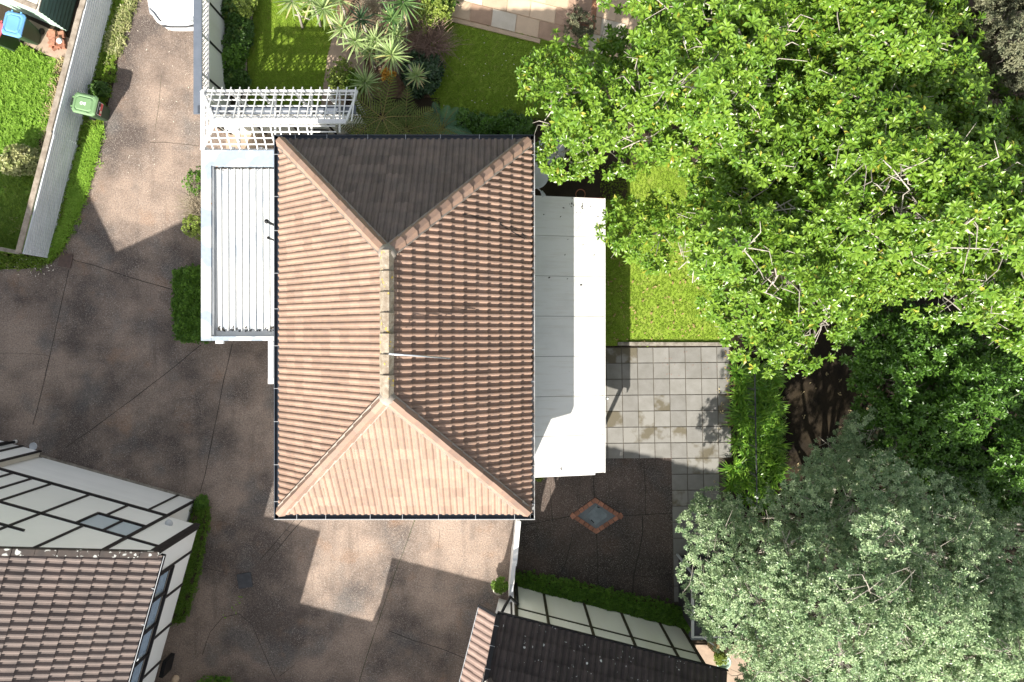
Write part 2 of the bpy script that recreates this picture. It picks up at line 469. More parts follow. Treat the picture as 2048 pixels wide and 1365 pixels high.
MAT = dict(
    drive=aggregate("exposed_aggregate", (0.30, 0.228, 0.18), (0.10, 0.079, 0.068), (0.66, 0.59, 0.52)),
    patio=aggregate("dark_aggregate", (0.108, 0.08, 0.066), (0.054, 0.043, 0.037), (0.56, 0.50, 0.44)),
    joint=plain("joint_filler", (0.035, 0.028, 0.02), (0.02, 0.018, 0.014), 3.0),
    mossj=plain("mossy_joint", (0.06, 0.075, 0.02), (0.03, 0.028, 0.018), 5.0),
    soil=plain("soil", (0.06, 0.042, 0.026), (0.035, 0.026, 0.017), 1.5, rough=0.9, bump=0.6, fine=0.3),
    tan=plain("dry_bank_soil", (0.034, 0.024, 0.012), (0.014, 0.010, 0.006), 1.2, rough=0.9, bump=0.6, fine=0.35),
    mulch=plain("bark_mulch", (0.22, 0.14, 0.09), (0.12, 0.075, 0.05), 9.0, rough=0.9, bump=0.8, fine=0.4),
    lawn=lawnmat("lawn_turf", (0.21, 0.33, 0.032), (0.27, 0.37, 0.05), (0.29, 0.30, 0.09)),
    rough=lawnmat("rough_grass", (0.19, 0.34, 0.045), (0.25, 0.41, 0.06), (0.19, 0.24, 0.06)),
    paver=plain("concrete_paver", (0.245, 0.238, 0.22), (0.205, 0.198, 0.178), 2.6, rough=0.85, rnd=0.10, bump=0.15, fine=0.06),
    stain=plain("damp_concrete_paver", (0.25, 0.242, 0.22), (0.135, 0.118, 0.082), 1.5, 0.45, 0.56, rough=0.8, rnd=0.06, fine=0.06),
    sandj=plain("sandy_joint", (0.13, 0.115, 0.09), (0.085, 0.072, 0.055), 6.0, rough=0.9),
    kerb=plain("weathered_concrete", (0.33, 0.30, 0.25), (0.17, 0.15, 0.12), 6.0, rough=0.9, bump=0.3, fine=0.2),
    path=plain("tan_path", (0.42, 0.32, 0.24), (0.33, 0.25, 0.19), 3.0, rough=0.9, fine=0.1),
    roof=plain("clay_red_concrete_tile", (0.325, 0.213, 0.155), (0.265, 0.185, 0.145), 7.0, rough=0.75, rnd=0.14, bump=0.25, bscale=90, fine=0.10),
    cap=plain("ridge_tile", (0.335, 0.215, 0.155), (0.275, 0.19, 0.15), 5.0, rough=0.75, rnd=0.14, fine=0.1),
    roofn=plain("shade_darkened_concrete_tile", (0.175, 0.135, 0.118), (0.135, 0.11, 0.10), 3.0, rough=0.85, rnd=0.14, bump=0.25, bscale=90, fine=0.12),  # darker, greyer copy of the roof tile; north slope's shade put into the colour
    roofp=plain("pale_pink_concrete_tile", (0.33, 0.235, 0.195), (0.285, 0.21, 0.18), 5.0, rough=0.8, rnd=0.08, fine=0.08),
    capold=plain("lichened_ridge_tile", (0.36, 0.31, 0.24), (0.24, 0.19, 0.14), 9.0, rough=0.85, rnd=0.1, fine=0.25,
                 spots=[((0.5, 0.36, 0.06), 9.0, 0.3), ((0.5, 0.47, 0.4), 14.0, 0.22)]),
    mortar=plain("ridge_mortar", (0.34, 0.30, 0.255), (0.27, 0.235, 0.20), 8.0, rough=0.9),
    rooft=plain("taupe_concrete_tile", (0.185, 0.145, 0.128), (0.15, 0.122, 0.11), 2.5, rough=0.8, rnd=0.12, fine=0.1),
    roofd=plain("dark_brown_concrete_tile", (0.062, 0.05, 0.047), (0.042, 0.035, 0.034), 4.0, rough=0.8, rnd=0.12, fine=0.15,
                spots=[((0.55, 0.57, 0.55), 2.6, 0.12), ((0.45, 0.47, 0.45), 8.0, 0.15)]),
    lichen=plain("lichened_verge", (0.10, 0.08, 0.07), (0.07, 0.06, 0.055), 4.0, rough=0.85,
                 spots=[((0.62, 0.64, 0.6), 4.2, 0.33), ((0.55, 0.56, 0.52), 9.0, 0.3)]),
    under=plain("roof_underlay", (0.03, 0.025, 0.022), (0.025, 0.02, 0.02), 4.0),
    gutter=plain("slate_blue_gutter", (0.05, 0.062, 0.08), (0.04, 0.048, 0.062), 3.0, rough=0.4, spec=0.5),
    gutterb=plain("black_gutter", (0.016, 0.017, 0.019), (0.012, 0.012, 0.014), 3.0, rough=0.45),
    gutterw=plain("white_gutter", (0.40, 0.41, 0.42), (0.13, 0.115, 0.10), 3.0, rough=0.5),
    litter=plain("gutter_leaf_litter", (0.12, 0.075, 0.04), (0.045, 0.03, 0.02), 25.0, 0.4, 0.6, rough=0.9, bump=1.0),
    clip=plain("pale_metal_clip", (0.42, 0.44, 0.46), (0.32, 0.34, 0.36), 3.0, rough=0.4),
    white=plain("white_paint", (0.80, 0.79, 0.77), (0.74, 0.735, 0.715), 1.2, rough=0.5),
    panel=plain("off_white_wall_panel", (0.86, 0.865, 0.845), (0.82, 0.83, 0.805), 0.9, rough=0.55, rnd=0.025),
    panelg=plain("weathered_wall_panel", (0.78, 0.80, 0.735), (0.69, 0.70, 0.61), 0.8, rough=0.6, rnd=0.04, stretch=(1, 1, 0.25)),
    cream=plain("cream_weatherboard", (0.66, 0.62, 0.53), (0.6, 0.56, 0.47), 1.5, rough=0.6),
    batten=plain("black_brown_timber", (0.028, 0.024, 0.024), (0.02, 0.018, 0.018), 8.0, rough=0.6, stretch=(1, 1, 0.2)),
    battenb=plain("olive_black_timber", (0.05, 0.045, 0.026), (0.03, 0.028, 0.018), 8.0, rough=0.6),
    capping=plain("slate_grey_capping", (0.135, 0.155, 0.19), (0.115, 0.135, 0.165), 4.0, rough=0.5, fine=0.06),
    carport=patchy_white("peeling_parapet_paint", (0.57, 0.58, 0.57), (0.33, 0.385, 0.445), 1.5, 0.5),
    rib=None, steel=None,
    trellis=plain("white_trellis_paint", (0.82, 0.82, 0.81), (0.77, 0.77, 0.76), 3.0, rough=0.5),
    iron=plain("grey_corrugated_iron", (0.72, 0.755, 0.78), (0.64, 0.675, 0.70), 1.3, rough=0.42, spec=0.5, metal=0.0, stretch=(1, 1, 3)),
    timber=plain("weathered_timber", (0.36, 0.31, 0.25), (0.22, 0.18, 0.14), 5.0, rough=0.85, fine=0.25),
    shedg=plain("pale_green_iron", (0.42, 0.56, 0.46), (0.36, 0.50, 0.42), 2.0, rough=0.45),
    shedd=plain("dark_green_iron", (0.10, 0.17, 0.14), (0.08, 0.14, 0.12), 2.0, rough=0.5),
    bingreen=plain("bin_green_plastic", (0.18, 0.30, 0.145), (0.16, 0.275, 0.13), 3.0, rough=0.45),
    bindark=plain("bin_dark_green_plastic", (0.045, 0.075, 0.042), (0.035, 0.06, 0.035), 3.0, rough=0.45),
    binblue=plain("bin_blue_plastic", (0.15, 0.36, 0.72), (0.13, 0.32, 0.66), 3.0, rough=0.4),
    binred=plain("bin_red_plastic", (0.72, 0.16, 0.17), (0.66, 0.13, 0.15), 3.0, rough=0.4),
    rubber=plain("black_rubber", (0.018, 0.018, 0.018), (0.012, 0.012, 0.012), 5.0, rough=0.7),
    redlabel=plain("red_sticker", (0.62, 0.10, 0.10), (0.58, 0.09, 0.09), 5.0, rough=0.4),
    whitelabel=plain("white_print", (0.8, 0.8, 0.8), (0.78, 0.78, 0.78), 5.0, rough=0.4),
    darklabel=plain("dark_sticker", (0.03, 0.045, 0.04), (0.025, 0.04, 0.035), 5.0, rough=0.4),
    brick=plain("red_brick", (0.40, 0.185, 0.115), (0.28, 0.14, 0.095), 12.0, rough=0.85, rnd=0.25, bump=0.4, fine=0.15),
    bluestone=plain("grey_concrete_lid", (0.17, 0.19, 0.20), (0.13, 0.145, 0.155), 3.0, rough=0.8, fine=0.1),
    lid=plain("pale_access_cover", (0.205, 0.24, 0.25), (0.15, 0.18, 0.19), 5.0, rough=0.6, fine=0.1),
    castiron=plain("cast_iron", (0.10, 0.103, 0.11), (0.07, 0.073, 0.08), 6.0, rough=0.5, metal=0.4),
    rustiron=plain("rusty_grate", (0.14, 0.095, 0.078), (0.10, 0.07, 0.06), 8.0, rough=0.7),
    car=plain("white_car_paint", (0.66, 0.67, 0.68), (0.64, 0.65, 0.67), 1.0, rough=0.18, spec=0.6),
    carblack=plain("black_car_trim", (0.02, 0.022, 0.025), (0.015, 0.017, 0.02), 4.0, rough=0.35),
    lamp=plain("headlamp_lens", (0.42, 0.45, 0.47), (0.30, 0.33, 0.35), 9.0, rough=0.1, spec=0.7),
    bark=plain("pale_bark", (0.50, 0.46, 0.40), (0.32, 0.285, 0.24), 9.0, rough=0.9, bump=0.5, fine=0.15),
    barkd=plain("grey_brown_bark", (0.20, 0.17, 0.14), (0.11, 0.09, 0.07), 9.0, rough=0.9, bump=0.5),
    dry=plain("dry_twigs", (0.40, 0.28, 0.23), (0.27, 0.18, 0.14), 6.0, rough=0.9, rnd=0.25),
    drytan=plain("dry_pale_twigs", (0.50, 0.43, 0.32), (0.36, 0.30, 0.2), 6.0, rough=0.9, rnd=0.25),
    dish=plain("dish_grey", (0.52, 0.54, 0.56), (0.48, 0.5, 0.52), 2.0, rough=0.5),
    alu=plain("aluminium_tube", (0.62, 0.64, 0.67), (0.55, 0.57, 0.6), 3.0, rough=0.3, metal=0.6),
    copper=plain("terracotta_hose", (0.42, 0.17, 0.10), (0.36, 0.14, 0.08), 8.0, rough=0.5),
    shedroof=plain("charcoal_roof_sheet", (0.075, 0.072, 0.085), (0.06, 0.058, 0.07), 2.0, rough=0.5),
    charcoal=plain("charcoal_wall", (0.055, 0.055, 0.06), (0.045, 0.045, 0.05), 2.0, rough=0.6),
    terracotta=plain("terracotta", (0.40, 0.20, 0.11), (0.33, 0.16, 0.09), 6.0, rough=0.8),
    curtain=plain("grey_curtain", (0.74, 0.76, 0.78), (0.66, 0.68, 0.70), 2.0, rough=0.9),
    petal=plain("fallen_petals", (0.75, 0.72, 0.62), (0.7, 0.62, 0.5), 9.0, rough=0.8, rnd=0.2),
    fallen=plain("fallen_leaves", (0.42, 0.33, 0.14), (0.30, 0.20, 0.08), 9.0, rough=0.8, rnd=0.35),
    debris=plain("dark_debris", (0.06, 0.05, 0.04), (0.04, 0.035, 0.03), 9.0, rough=0.9),
    orange=plain("orange_bracts", (0.75, 0.45, 0.08), (0.65, 0.33, 0.05), 9.0, rough=0.6, rnd=0.2),
)
MAT['rachis'] = plain("fern_rachis", (0.26, 0.22, 0.07), (0.20, 0.16, 0.05), 9.0, rough=0.6)
MAT['flag'] = plain("sandstone_flag", (0.66, 0.50, 0.35), (0.58, 0.44, 0.31), 2.2, rough=0.85, rnd=0.16, bump=0.2, fine=0.08)
MAT['flagpink'] = plain("pink_sandstone_flag", (0.47, 0.32, 0.225), (0.38, 0.255, 0.18), 2.6, rough=0.85, rnd=0.12, bump=0.2, fine=0.08)
MAT['flagpale'] = plain("pale_sandstone_flag", (0.70, 0.63, 0.52), (0.62, 0.55, 0.44), 2.2, rough=0.85, rnd=0.08, bump=0.2, fine=0.08)

# glass pane: partly see-through, reflects the sky
m, nt, b = M_("window_glass")
b.inputs["Base Color"].default_value = (0.52, 0.60, 0.66, 1)
b.inputs["Roughness"].default_value = 0.08
b.inputs["Specular IOR Level"].default_value = 0.8
MAT['frost'] = m
m, nt, b = M_("clear_glass")
b.inputs["Base Color"].default_value = (0.10, 0.13, 0.15, 1)
b.inputs["Roughness"].default_value = 0.03
b.inputs["Specular IOR Level"].default_value = 1.0
tr = nd(nt, "ShaderNodeBsdfTransparent"); tr.inputs[0].default_value = (0.9, 0.95, 1.0, 1)
mx = nd(nt, "ShaderNodeMixShader"); mx.inputs[0].default_value = 0.88
nt.links.new(b.outputs[0], mx.inputs[1]); nt.links.new(tr.outputs[0], mx.inputs[2])
nt.links.new(mx.outputs[0], nt.nodes["Material Output"].inputs["Surface"])
MAT['glass'] = m

# white veranda sheet: faint run-off streaks across the fall, dirty film near the low edge
m, nt, b = M_("stained_white_roof_sheet")
g = nd(nt, "ShaderNodeNewGeometry"); pos = g.outputs["Position"]
mp = nd(nt, "ShaderNodeMapping"); mp.inputs["Scale"].default_value = (0.7, 7.0, 1.0); nt.links.new(pos, mp.inputs["Vector"])
col = mixc(nt, rampf(nt, noise(nt, mp.outputs[0], 1.2, 6, 0.7), 0.50, 0.72, 0, 0.55), (0.72, 0.72, 0.69), (0.56, 0.53, 0.46))
col = mixc(nt, rampf(nt, noise(nt, pos, 1.1, 5), 0.52, 0.7, 0, 0.5), col, (0.60, 0.60, 0.57))
col = mixc(nt, rampf(nt, noise(nt, mp.outputs[0], 3.6, 4, 0.7), 0.69, 0.76, 0, 0.6), col, (0.36, 0.31, 0.24))
nt.links.new(col, b.inputs["Base Color"]); b.inputs["Roughness"].default_value = 0.45
MAT['flatroof'] = m

# white corrugated carport sheet: worn paint, run stains along the sheet
m, nt, b = M_("worn_white_corrugated")
g = nd(nt, "ShaderNodeNewGeometry"); pos = g.outputs["Position"]
mp = nd(nt, "ShaderNodeMapping"); mp.inputs["Scale"].default_value = (6.0, 0.5, 1.0)
nt.links.new(pos, mp.inputs["Vector"])
col = mixc(nt, rampf(nt, noise(nt, mp.outputs[0], 1.4, 5, 0.7), 0.52, 0.62), (0.66, 0.665, 0.65), (0.44, 0.485, 0.53))
mp2 = nd(nt, "ShaderNodeMapping"); mp2.inputs["Scale"].default_value = (9.0, 0.8, 1.0)
nt.links.new(pos, mp2.inputs["Vector"])
col = mixc(nt, rampf(nt, noise(nt, mp2.outputs[0], 2.3, 4, 0.6), 0.66, 0.74, 0, 0.7), col, (0.28, 0.19, 0.11))
nt.links.new(col, b.inputs["Base Color"]); b.inputs["Roughness"].default_value = 0.5
MAT['corr'] = m

LEAF = dict(
    karaka=leafmat("glossy_broad_leaf", (0.088, 0.195, 0.018), (0.20, 0.325, 0.036), (0.38, 0.36, 0.05), 0.33, 0.5, 0.26),
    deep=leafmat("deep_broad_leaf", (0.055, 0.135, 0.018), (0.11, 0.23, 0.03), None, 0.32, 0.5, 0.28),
    silver=leafmat("silvery_small_leaf", (0.12, 0.22, 0.095), (0.44, 0.555, 0.305), (0.68, 0.71, 0.52), 0.33, 0.5, 0.2),
    corner=leafmat("olive_grey_leaf", (0.12, 0.14, 0.08), (0.22, 0.22, 0.13), None, 0.5, 0.3, 0.2),
    hedge=leafmat("hedge_leaf", (0.07, 0.165, 0.02), (0.15, 0.29, 0.035), None, 0.4, 0.4, 0.25),
    box=leafmat("fresh_hedge_leaf", (0.11, 0.21, 0.025), (0.17, 0.29, 0.035), None, 0.4, 0.4, 0.3),
    cord=leafmat("cordyline_leaf", (0.23, 0.34, 0.12), (0.42, 0.52, 0.22), (0.58, 0.54, 0.2), 0.4, 0.45, 0.25),
    cordg=leafmat("green_cordyline_leaf", (0.10, 0.21, 0.07), (0.19, 0.30, 0.09), None, 0.4, 0.45, 0.25),
    flax=leafmat("dark_flax_leaf", (0.04, 0.09, 0.04), (0.075, 0.13, 0.06), None, 0.35, 0.5, 0.15),
    dead=leafmat("dead_straw_leaf", (0.44, 0.36, 0.2), (0.6, 0.5, 0.28), None, 0.7, 0.2, 0.25),
    fern=leafmat("tree_fern_frond", (0.10, 0.145, 0.03), (0.20, 0.235, 0.055), None, 0.5, 0.3, 0.3),
    palm=leafmat("cycad_frond", (0.09, 0.22, 0.11), (0.15, 0.30, 0.15), None, 0.35, 0.5, 0.2),
    agap=leafmat("strap_leaf", (0.10, 0.26, 0.03), (0.27, 0.47, 0.06), None, 0.3, 0.5, 0.3),
    grass=leafmat("grass_blade", (0.12, 0.23, 0.02), (0.24, 0.36, 0.04), (0.36, 0.35, 0.13), 0.5, 0.3, 0.35),
    bright=leafmat("lush_grass_blade", (0.19, 0.36, 0.035), (0.32, 0.52, 0.07), None, 0.5, 0.3, 0.35),
    turf=leafmat("lawn_blade", (0.215, 0.345, 0.03), (0.31, 0.43, 0.055), (0.34, 0.34, 0.10), 0.6, 0.2, 0.35),
    ivy=leafmat("bed_leaf", (0.045, 0.105, 0.02), (0.09, 0.18, 0.03), (0.20, 0.26, 0.05), 0.4, 0.4, 0.25),
    shrub=leafmat("yellow_green_shrub_leaf", (0.20, 0.28, 0.05), (0.34, 0.42, 0.09), None, 0.4, 0.4, 0.3),
    varieg=leafmat("variegated_leaf", (0.22, 0.27, 0.08), (0.46, 0.46, 0.22), None, 0.4, 0.4, 0.25),
)

# ------------------------------------------------------------------ geometry builders
CUBE = {}
def cube_mesh(mat):
    if mat.name not in CUBE:
        CUBE[mat.name] = MB().box((0, 0, 0), (1, 1, 1)).mesh("bar_" + mat.name, mat)
    return CUBE[mat.name]

def bar(name, parent, p0, p1, w, h, mat, side=None):
    """a straight square-edged member from p0 to p1, w across, h thick; side fixes the across direction"""
    p0 = Vector(p0); p1 = Vector(p1)
    x = (p1 - p0); L = x.length; x.normalize()
    if side is not None:
        y = Vector(side); y = (y - x * y.dot(x)).normalized()
    else:
        y = UP.cross(x)
        y = y.normalized() if y.length > 1e-3 else Vector((0, 1, 0))
    z = x.cross(y)
    R = Matrix((x * L, y * w, z * h)).transposed().to_4x4()
    R.translation = (p0 + p1) / 2
    return place(name, cube_mesh(mat), parent, R)

def flat(name, pts, z, mat, kind='structure', parent=None, thick=0.0):
    pw = [S(u, v) for u, v in pts]
    a = sum(pw[i].x * pw[(i + 1) % len(pw)].y - pw[(i + 1) % len(pw)].x * pw[i].y for i in range(len(pw)))
    if a < 0: pw.reverse()
    mb = MB()
    if thick:
        mb.prism([(p.x, p.y) for p in pw], z - thick, z)
    else:
        mb.add([(p.x, p.y, z) for p in pw], [tuple(range(len(pw)))])
    return mb.build(name, mat, parent, kind=kind)

def ribbon(name, pts, w, z, mat, parent, wob=0.0, seed=0):
    """thin joint line lying on a slab; pts in pixels"""
    r = random.Random(seed)
    P = [S(u, v) for u, v in pts]
    Q = []
    for i in range(len(P) - 1):
        n = max(1, int((P[i + 1] - P[i]).length / 0.35)) if wob else 1
        for k in range(n):
            Q.append(P[i].lerp(P[i + 1], k / n))
    Q.append(P[-1])
    mb = MB(); vs = []; fs = []
    for i, p in enumerate(Q):
        t = (Q[min(i + 1, len(Q) - 1)] - Q[max(i - 1, 0)]).normalized()
        n = Vector((-t.y, t.x, 0))
        o = n * r.uniform(-wob, wob)
        ww = w * (1 + (r.uniform(-.35, .35) if wob else 0)) / 2
        vs += [(p.x + o.x - n.x * ww, p.y + o.y - n.y * ww, z), (p.x + o.x + n.x * ww, p.y + o.y + n.y * ww, z)]
    for i in range(len(Q) - 1):
        fs.append((2 * i, 2 * i + 2, 2 * i + 3, 2 * i + 1))
    return mb.add(vs, fs).build(name, mat, parent, kind='structure' if parent is None else None)

# leaf templates ------------------------------------------------------------
def leaf_quads(L, W, droop=0.12, fold=0.10, base=0.0):
    """one leaf along +x: 2 folded quads"""
    v = np.array([[base, 0, 0], [base + L * .64, W / 2, fold * W * 2], [base + L, 0, -droop * L], [base + L * .64, -W / 2, fold * W * 2], [base + L * .55, 0, 0.02 * L]])
    q = np.array([[0, 4, 2, 1], [0, 3, 2, 4]])
    return v, q

def rosette(n, L, W, tilt0, tilt1, seed, droop=0.12):
    r = np.random.default_rng(seed)
    Vs, Qs = [], []
    for i in range(n):
        a = i * 2.39996 + r.uniform(-.2, .2)
        t = math.radians(tilt0 + (tilt1 - tilt0) * i / max(1, n - 1) + r.uniform(-8, 8))
        l = L * r.uniform(.8, 1.1)
        v, q = leaf_quads(l, W * r.uniform(.85, 1.1), droop)
        roll = r.uniform(-.35, .35)
        cr, sr = math.cos(roll), math.sin(roll)
        v = v @ np.array([[1, 0, 0], [0, cr, sr], [0, -sr, cr]])
        ct, st = math.cos(t), math.sin(t)
        v = v @ np.array([[ct, 0, st], [0, 1, 0], [-st, 0, ct]])
        ca, sa = math.cos(a), math.sin(a)
        v = v @ np.array([[ca, sa, 0], [-sa, ca, 0], [0, 0, 1]])
        Qs.append(q + len(Vs) * 5); Vs.append(v)
    return np.vstack(Vs), np.vstack(Qs)

ROS = {
    'karaka': [rosette(10, 1.0, 0.42, 55, -12, s) for s in (1, 2, 3)],
    'small': [rosette(12, 1.0, 0.34, 75, -25, s) for s in (4, 5, 6)],
    'bush': [rosette(9, 1.0, 0.55, 70, -10, s) for s in (7, 8, 9)],
    'ivy': [rosette(6, 1.0, 0.8, 50, -15, s) for s in (10, 11, 12)],
}

def tuft(n, L, W, seed):
    r = np.random.default_rng(seed)
    Vs, Qs = [], []
    for i in range(n):
        a = r.uniform(0, 6.283); t = r.uniform(.25, 1.15); l = L * r.uniform(.6, 1.1)
        o = np.array([r.uniform(-.3, .3) * L, r.uniform(-.3, .3) * L, 0])
        c = np.array([math.cos(a), math.sin(a), 0]); p = np.array([-c[1], c[0], 0]) * W / 2
        mid = o + c * l * .45 * math.sin(t) + np.array([0, 0, l * .6 * math.cos(t)])
        tip = o + c * l * math.sin(t) * 1.1 + np.array([0, 0, l * math.cos(t) * .75])
        v = np.array([o - p, o + p, mid + p, mid - p, tip, tip])
        Vs.append(np.vstack([v[:4], tip[None]]))
        Qs.append(np.array([[0, 1, 2, 3], [3, 2, 4, 4]]) + 5 * i)
    V = np.vstack(Vs); Q = np.vstack(Qs)
    # degenerate quads replaced by a narrow tip
    V2 = []; Q2 = []
    for i in range(n):
        b = V[5 * i:5 * i + 5]
        t1 = b[4] + (b[2] - b[4]) * .12; t2 = b[4] + (b[3] - b[4]) * .12
        V2.append(np.vstack([b[:4], t1, t2])); Q2.append(np.array([[0, 1, 2, 3], [3, 2, 4, 5]]) + 6 * i)
    return np.vstack(V2), np.vstack(Q2)

def rot_z(a, s):
    c, sn = np.cos(a), np.sin(a)
    z = np.zeros_like(a); o = np.ones_like(a)
    return np.stack([np.stack([c, -sn, z], 1), np.stack([sn, c, z], 1), np.stack([z, z, o], 1)], 1) * s[:, None, None]

def grass_field(name, poly, n, L, W, mat, seed, blades=6, z=0.0, parent=None, edge_soft=6):
    P = scatter(poly, n, seed)
    r = np.random.default_rng(seed + 1)
    P = P + r.normal(0, edge_soft, P.shape) * (r.random((len(P), 1)) < .25)
    L3 = np.stack([(P[:, 0] - U0) * PXM, -(P[:, 1] - V0) * PXM, np.full(len(P), z)], 1)
    tv, tq = tuft(blades, L, W, seed)
    R = rot_z(r.random(n) * 6.283, r.uniform(.6, 1.35, n))
    V, Q, rn = inst(tv, tq, R, L3, seed)
    me = np_mesh(name, V, Q, mat, rn)
    return place(name, me, parent, None, 'stuff')

def waves(seed, lam, n=7):
    r = np.random.default_rng(seed)
    K = r.normal(0, 1, (n, 3)); K = K / np.linalg.norm(K, axis=1, keepdims=True) * (2 * np.pi / (lam * r.uniform(.6, 1.5, (n, 1))))
    ph = r.random(n) * 6.283
    return lambda P: np.cos(P @ K.T + ph).sum(1) / math.sqrt(n / 2)

def visible_top(P, cell, count, seed, frame=(0, 0, 2048, 1365)):
    """indices of the clusters that stand highest over each pixel cell"""
    uv = pix(P)
    c = np.floor(uv / cell).astype(int)
    ok = (uv[:, 0] > frame[0] + 5) & (uv[:, 0] < frame[2] - 5) & (uv[:, 1] > frame[1] + 5) & (uv[:, 1] < frame[3] - 5)
    order = np.argsort(-P[:, 2])
    seen = {}; out = []
    for i in order:
        if not ok[i]: continue
        k = (c[i, 0], c[i, 1])
        if k in seen: continue
        seen[k] = 1
        out.append(i)
    return np.array(out[:count], int)

def crown(tree, poly, seed, spacing, h0, h1, edge_w, lump_r, per_lump, size, ros, mat, gap=-0.9, nparts=300, trunk_px=None, bark=None,
          twigs=5, jit=0.5, flatten=0.75, inset=0.6, twig_r=0.012):
    r = np.random.default_rng(seed)
    a = np.array(poly, float); lo, hi = a.min(0), a.max(0)
    gx, gy = np.meshgrid(np.arange(lo[0], hi[0], spacing), np.arange(lo[1], hi[1], spacing))
    P = np.stack([gx.ravel(), gy.ravel()], 1) + r.uniform(-.45, .45, (gx.size, 2)) * spacing
    P = P[inside(P, poly)]
    dd = edge_dist(P, poly)
    rpx = lump_r * F / (H - h0)
    P = P[dd > rpx * inset]; dd = edge_dist(P, poly)
    t = np.clip((dd - rpx * inset) / edge_w, 0, 1)
    h = h0 + (h1 - h0) * (t * (2 - t)) + r.normal(0, jit, len(P))
    k = (H - h) / F
    C = np.stack([(P[:, 0] - U0) * k, -(P[:, 1] - V0) * k, h], 1)
    rad = lump_r * r.uniform(.7, 1.25, len(C))
    # leaf clusters over each lump
    m = per_lump
    D = r.normal(0, 1, (len(C), m, 3)); D[:, :, 2] = np.abs(D[:, :, 2]) * .9 - .15
    D /= np.linalg.norm(D, axis=2, keepdims=True)
    q = r.uniform(.45, 1.08, (len(C), m, 1)) ** .6
    X = C[:, None, :] + D * q * rad[:, None, None] * np.array([1, 1, flatten])
    X = X.reshape(-1, 3); N = D.reshape(-1, 3)
    uv = pix(X)
    ins = inside(uv, poly); ed = edge_dist(uv, poly)
    keep = ins | (ed < 9 * r.random(len(X)))
    w = waves(seed + 5, 1.7)(X) + .5 * waves(seed + 6, .8)(X)
    keep &= w > gap
    X, N = X[keep], N[keep]
    N = N * .8 + np.array([0, 0, .75]) + r.normal(0, .28, N.shape)
    sc = size * r.uniform(.7, 1.2, len(X))
    R = frames(N, r.random(len(X)) * 6.283, sc)
    pick = visible_top(X, 20, nparts, seed) if nparts else np.array([], int)
    sel = np.zeros(len(X), bool); sel[pick] = True
    # the leaf clusters that show largest: one object each
    shared = []
    for tv, tq in ros:
        shared.append(np_mesh("leaf_cluster", tv, tq, mat, np.repeat(np.random.default_rng(len(tv)).random(len(tv) // 5) * .35, 5)))
    for i in np.nonzero(sel)[0]:
        Mx = Matrix.Identity(4)
        for a_ in range(3):
            for b_ in range(3):
                Mx[a_][b_] = R[i][a_, b_]
        Mx.translation = X[i]
        place("leaf_cluster", shared[i % len(shared)], tree, Mx)
    rest = np.nonzero(~sel)[0]
    Vs, Qs, Rs = [], [], []; off = 0
    for j, (tv, tq) in enumerate(ros):
        idx = rest[j::len(ros)]
        V, Q, rn = inst(tv, tq, R[idx], X[idx] - np.array(base_of(tree)), seed + j)
        nl = len(tv) // 5
        rn = (rn + np.tile(np.repeat(np.random.default_rng(seed).random(nl) * .3, 5), len(idx))) % 1.0
        Vs.append(V); Qs.append(Q + off); Rs.append(rn); off += len(V)
    me = np_mesh("foliage", np.vstack(Vs), np.vstack(Qs), mat, np.concatenate(Rs))
    o = bpy.data.objects.new("foliage", me); o.parent = tree; o['kind'] = 'stuff'; link(o)
    # trunk, limbs, twigs
    if trunk_px:
        rr = random.Random(seed)
        base = S(*trunk_px)
        top = base + Vector((rr.uniform(-.4, .4), rr.uniform(-.4, .4), h0 * .62))
        mb = MB().tube([base, base.lerp(top, .5) + Vector((.12, -.1, 0)), top], [.34, .26, .2], 9)
        mb.build("trunk", bark, tree, True)
        order = list(range(len(C))); rr.shuffle(order)
        for ci in order[:46]:
            c = Vector(C[ci])
            mid = top.lerp(c, .5) + Vector((rr.uniform(-.4, .4), rr.uniform(-.4, .4), -.5))
            mb = MB().tube([top - Vector((0, 0, rr.uniform(0, .8))), mid, c], [.10, .065, .03], 6)
            mb.build("limb", bark, tree, True)
        mb = MB()
        for ci in range(len(C)):
            c = Vector(C[ci])
            for _ in range(twigs):
                dr = Vector((rr.gauss(0, 1), rr.gauss(0, 1), rr.uniform(.05, .9))).normalized()
                e = c + dr * rad[ci] * rr.uniform(.8, 1.12)
                md = c.lerp(e, .55) + Vector((rr.uniform(-.22, .22), rr.uniform(-.22, .22), rr.uniform(-.05, .3))) * rad[ci]
                c = Vector(C[ci]) + Vector((rr.uniform(-.5, .5), rr.uniform(-.5, .5), -.25)) * rad[ci]
                q2 = c.lerp(md, .6) + Vector((0, 0, .05))
                uvp = pix(np.array([list(e)]))
                if not inside(uvp, poly)[0]: continue
                mb.tube([c, q2, md, e], [twig_r * 1.6, twig_r * 1.4, twig_r * 1.1, twig_r * .5], 4, False)
        mb.build("twigs", bark, tree, True, kind='stuff')
    return X

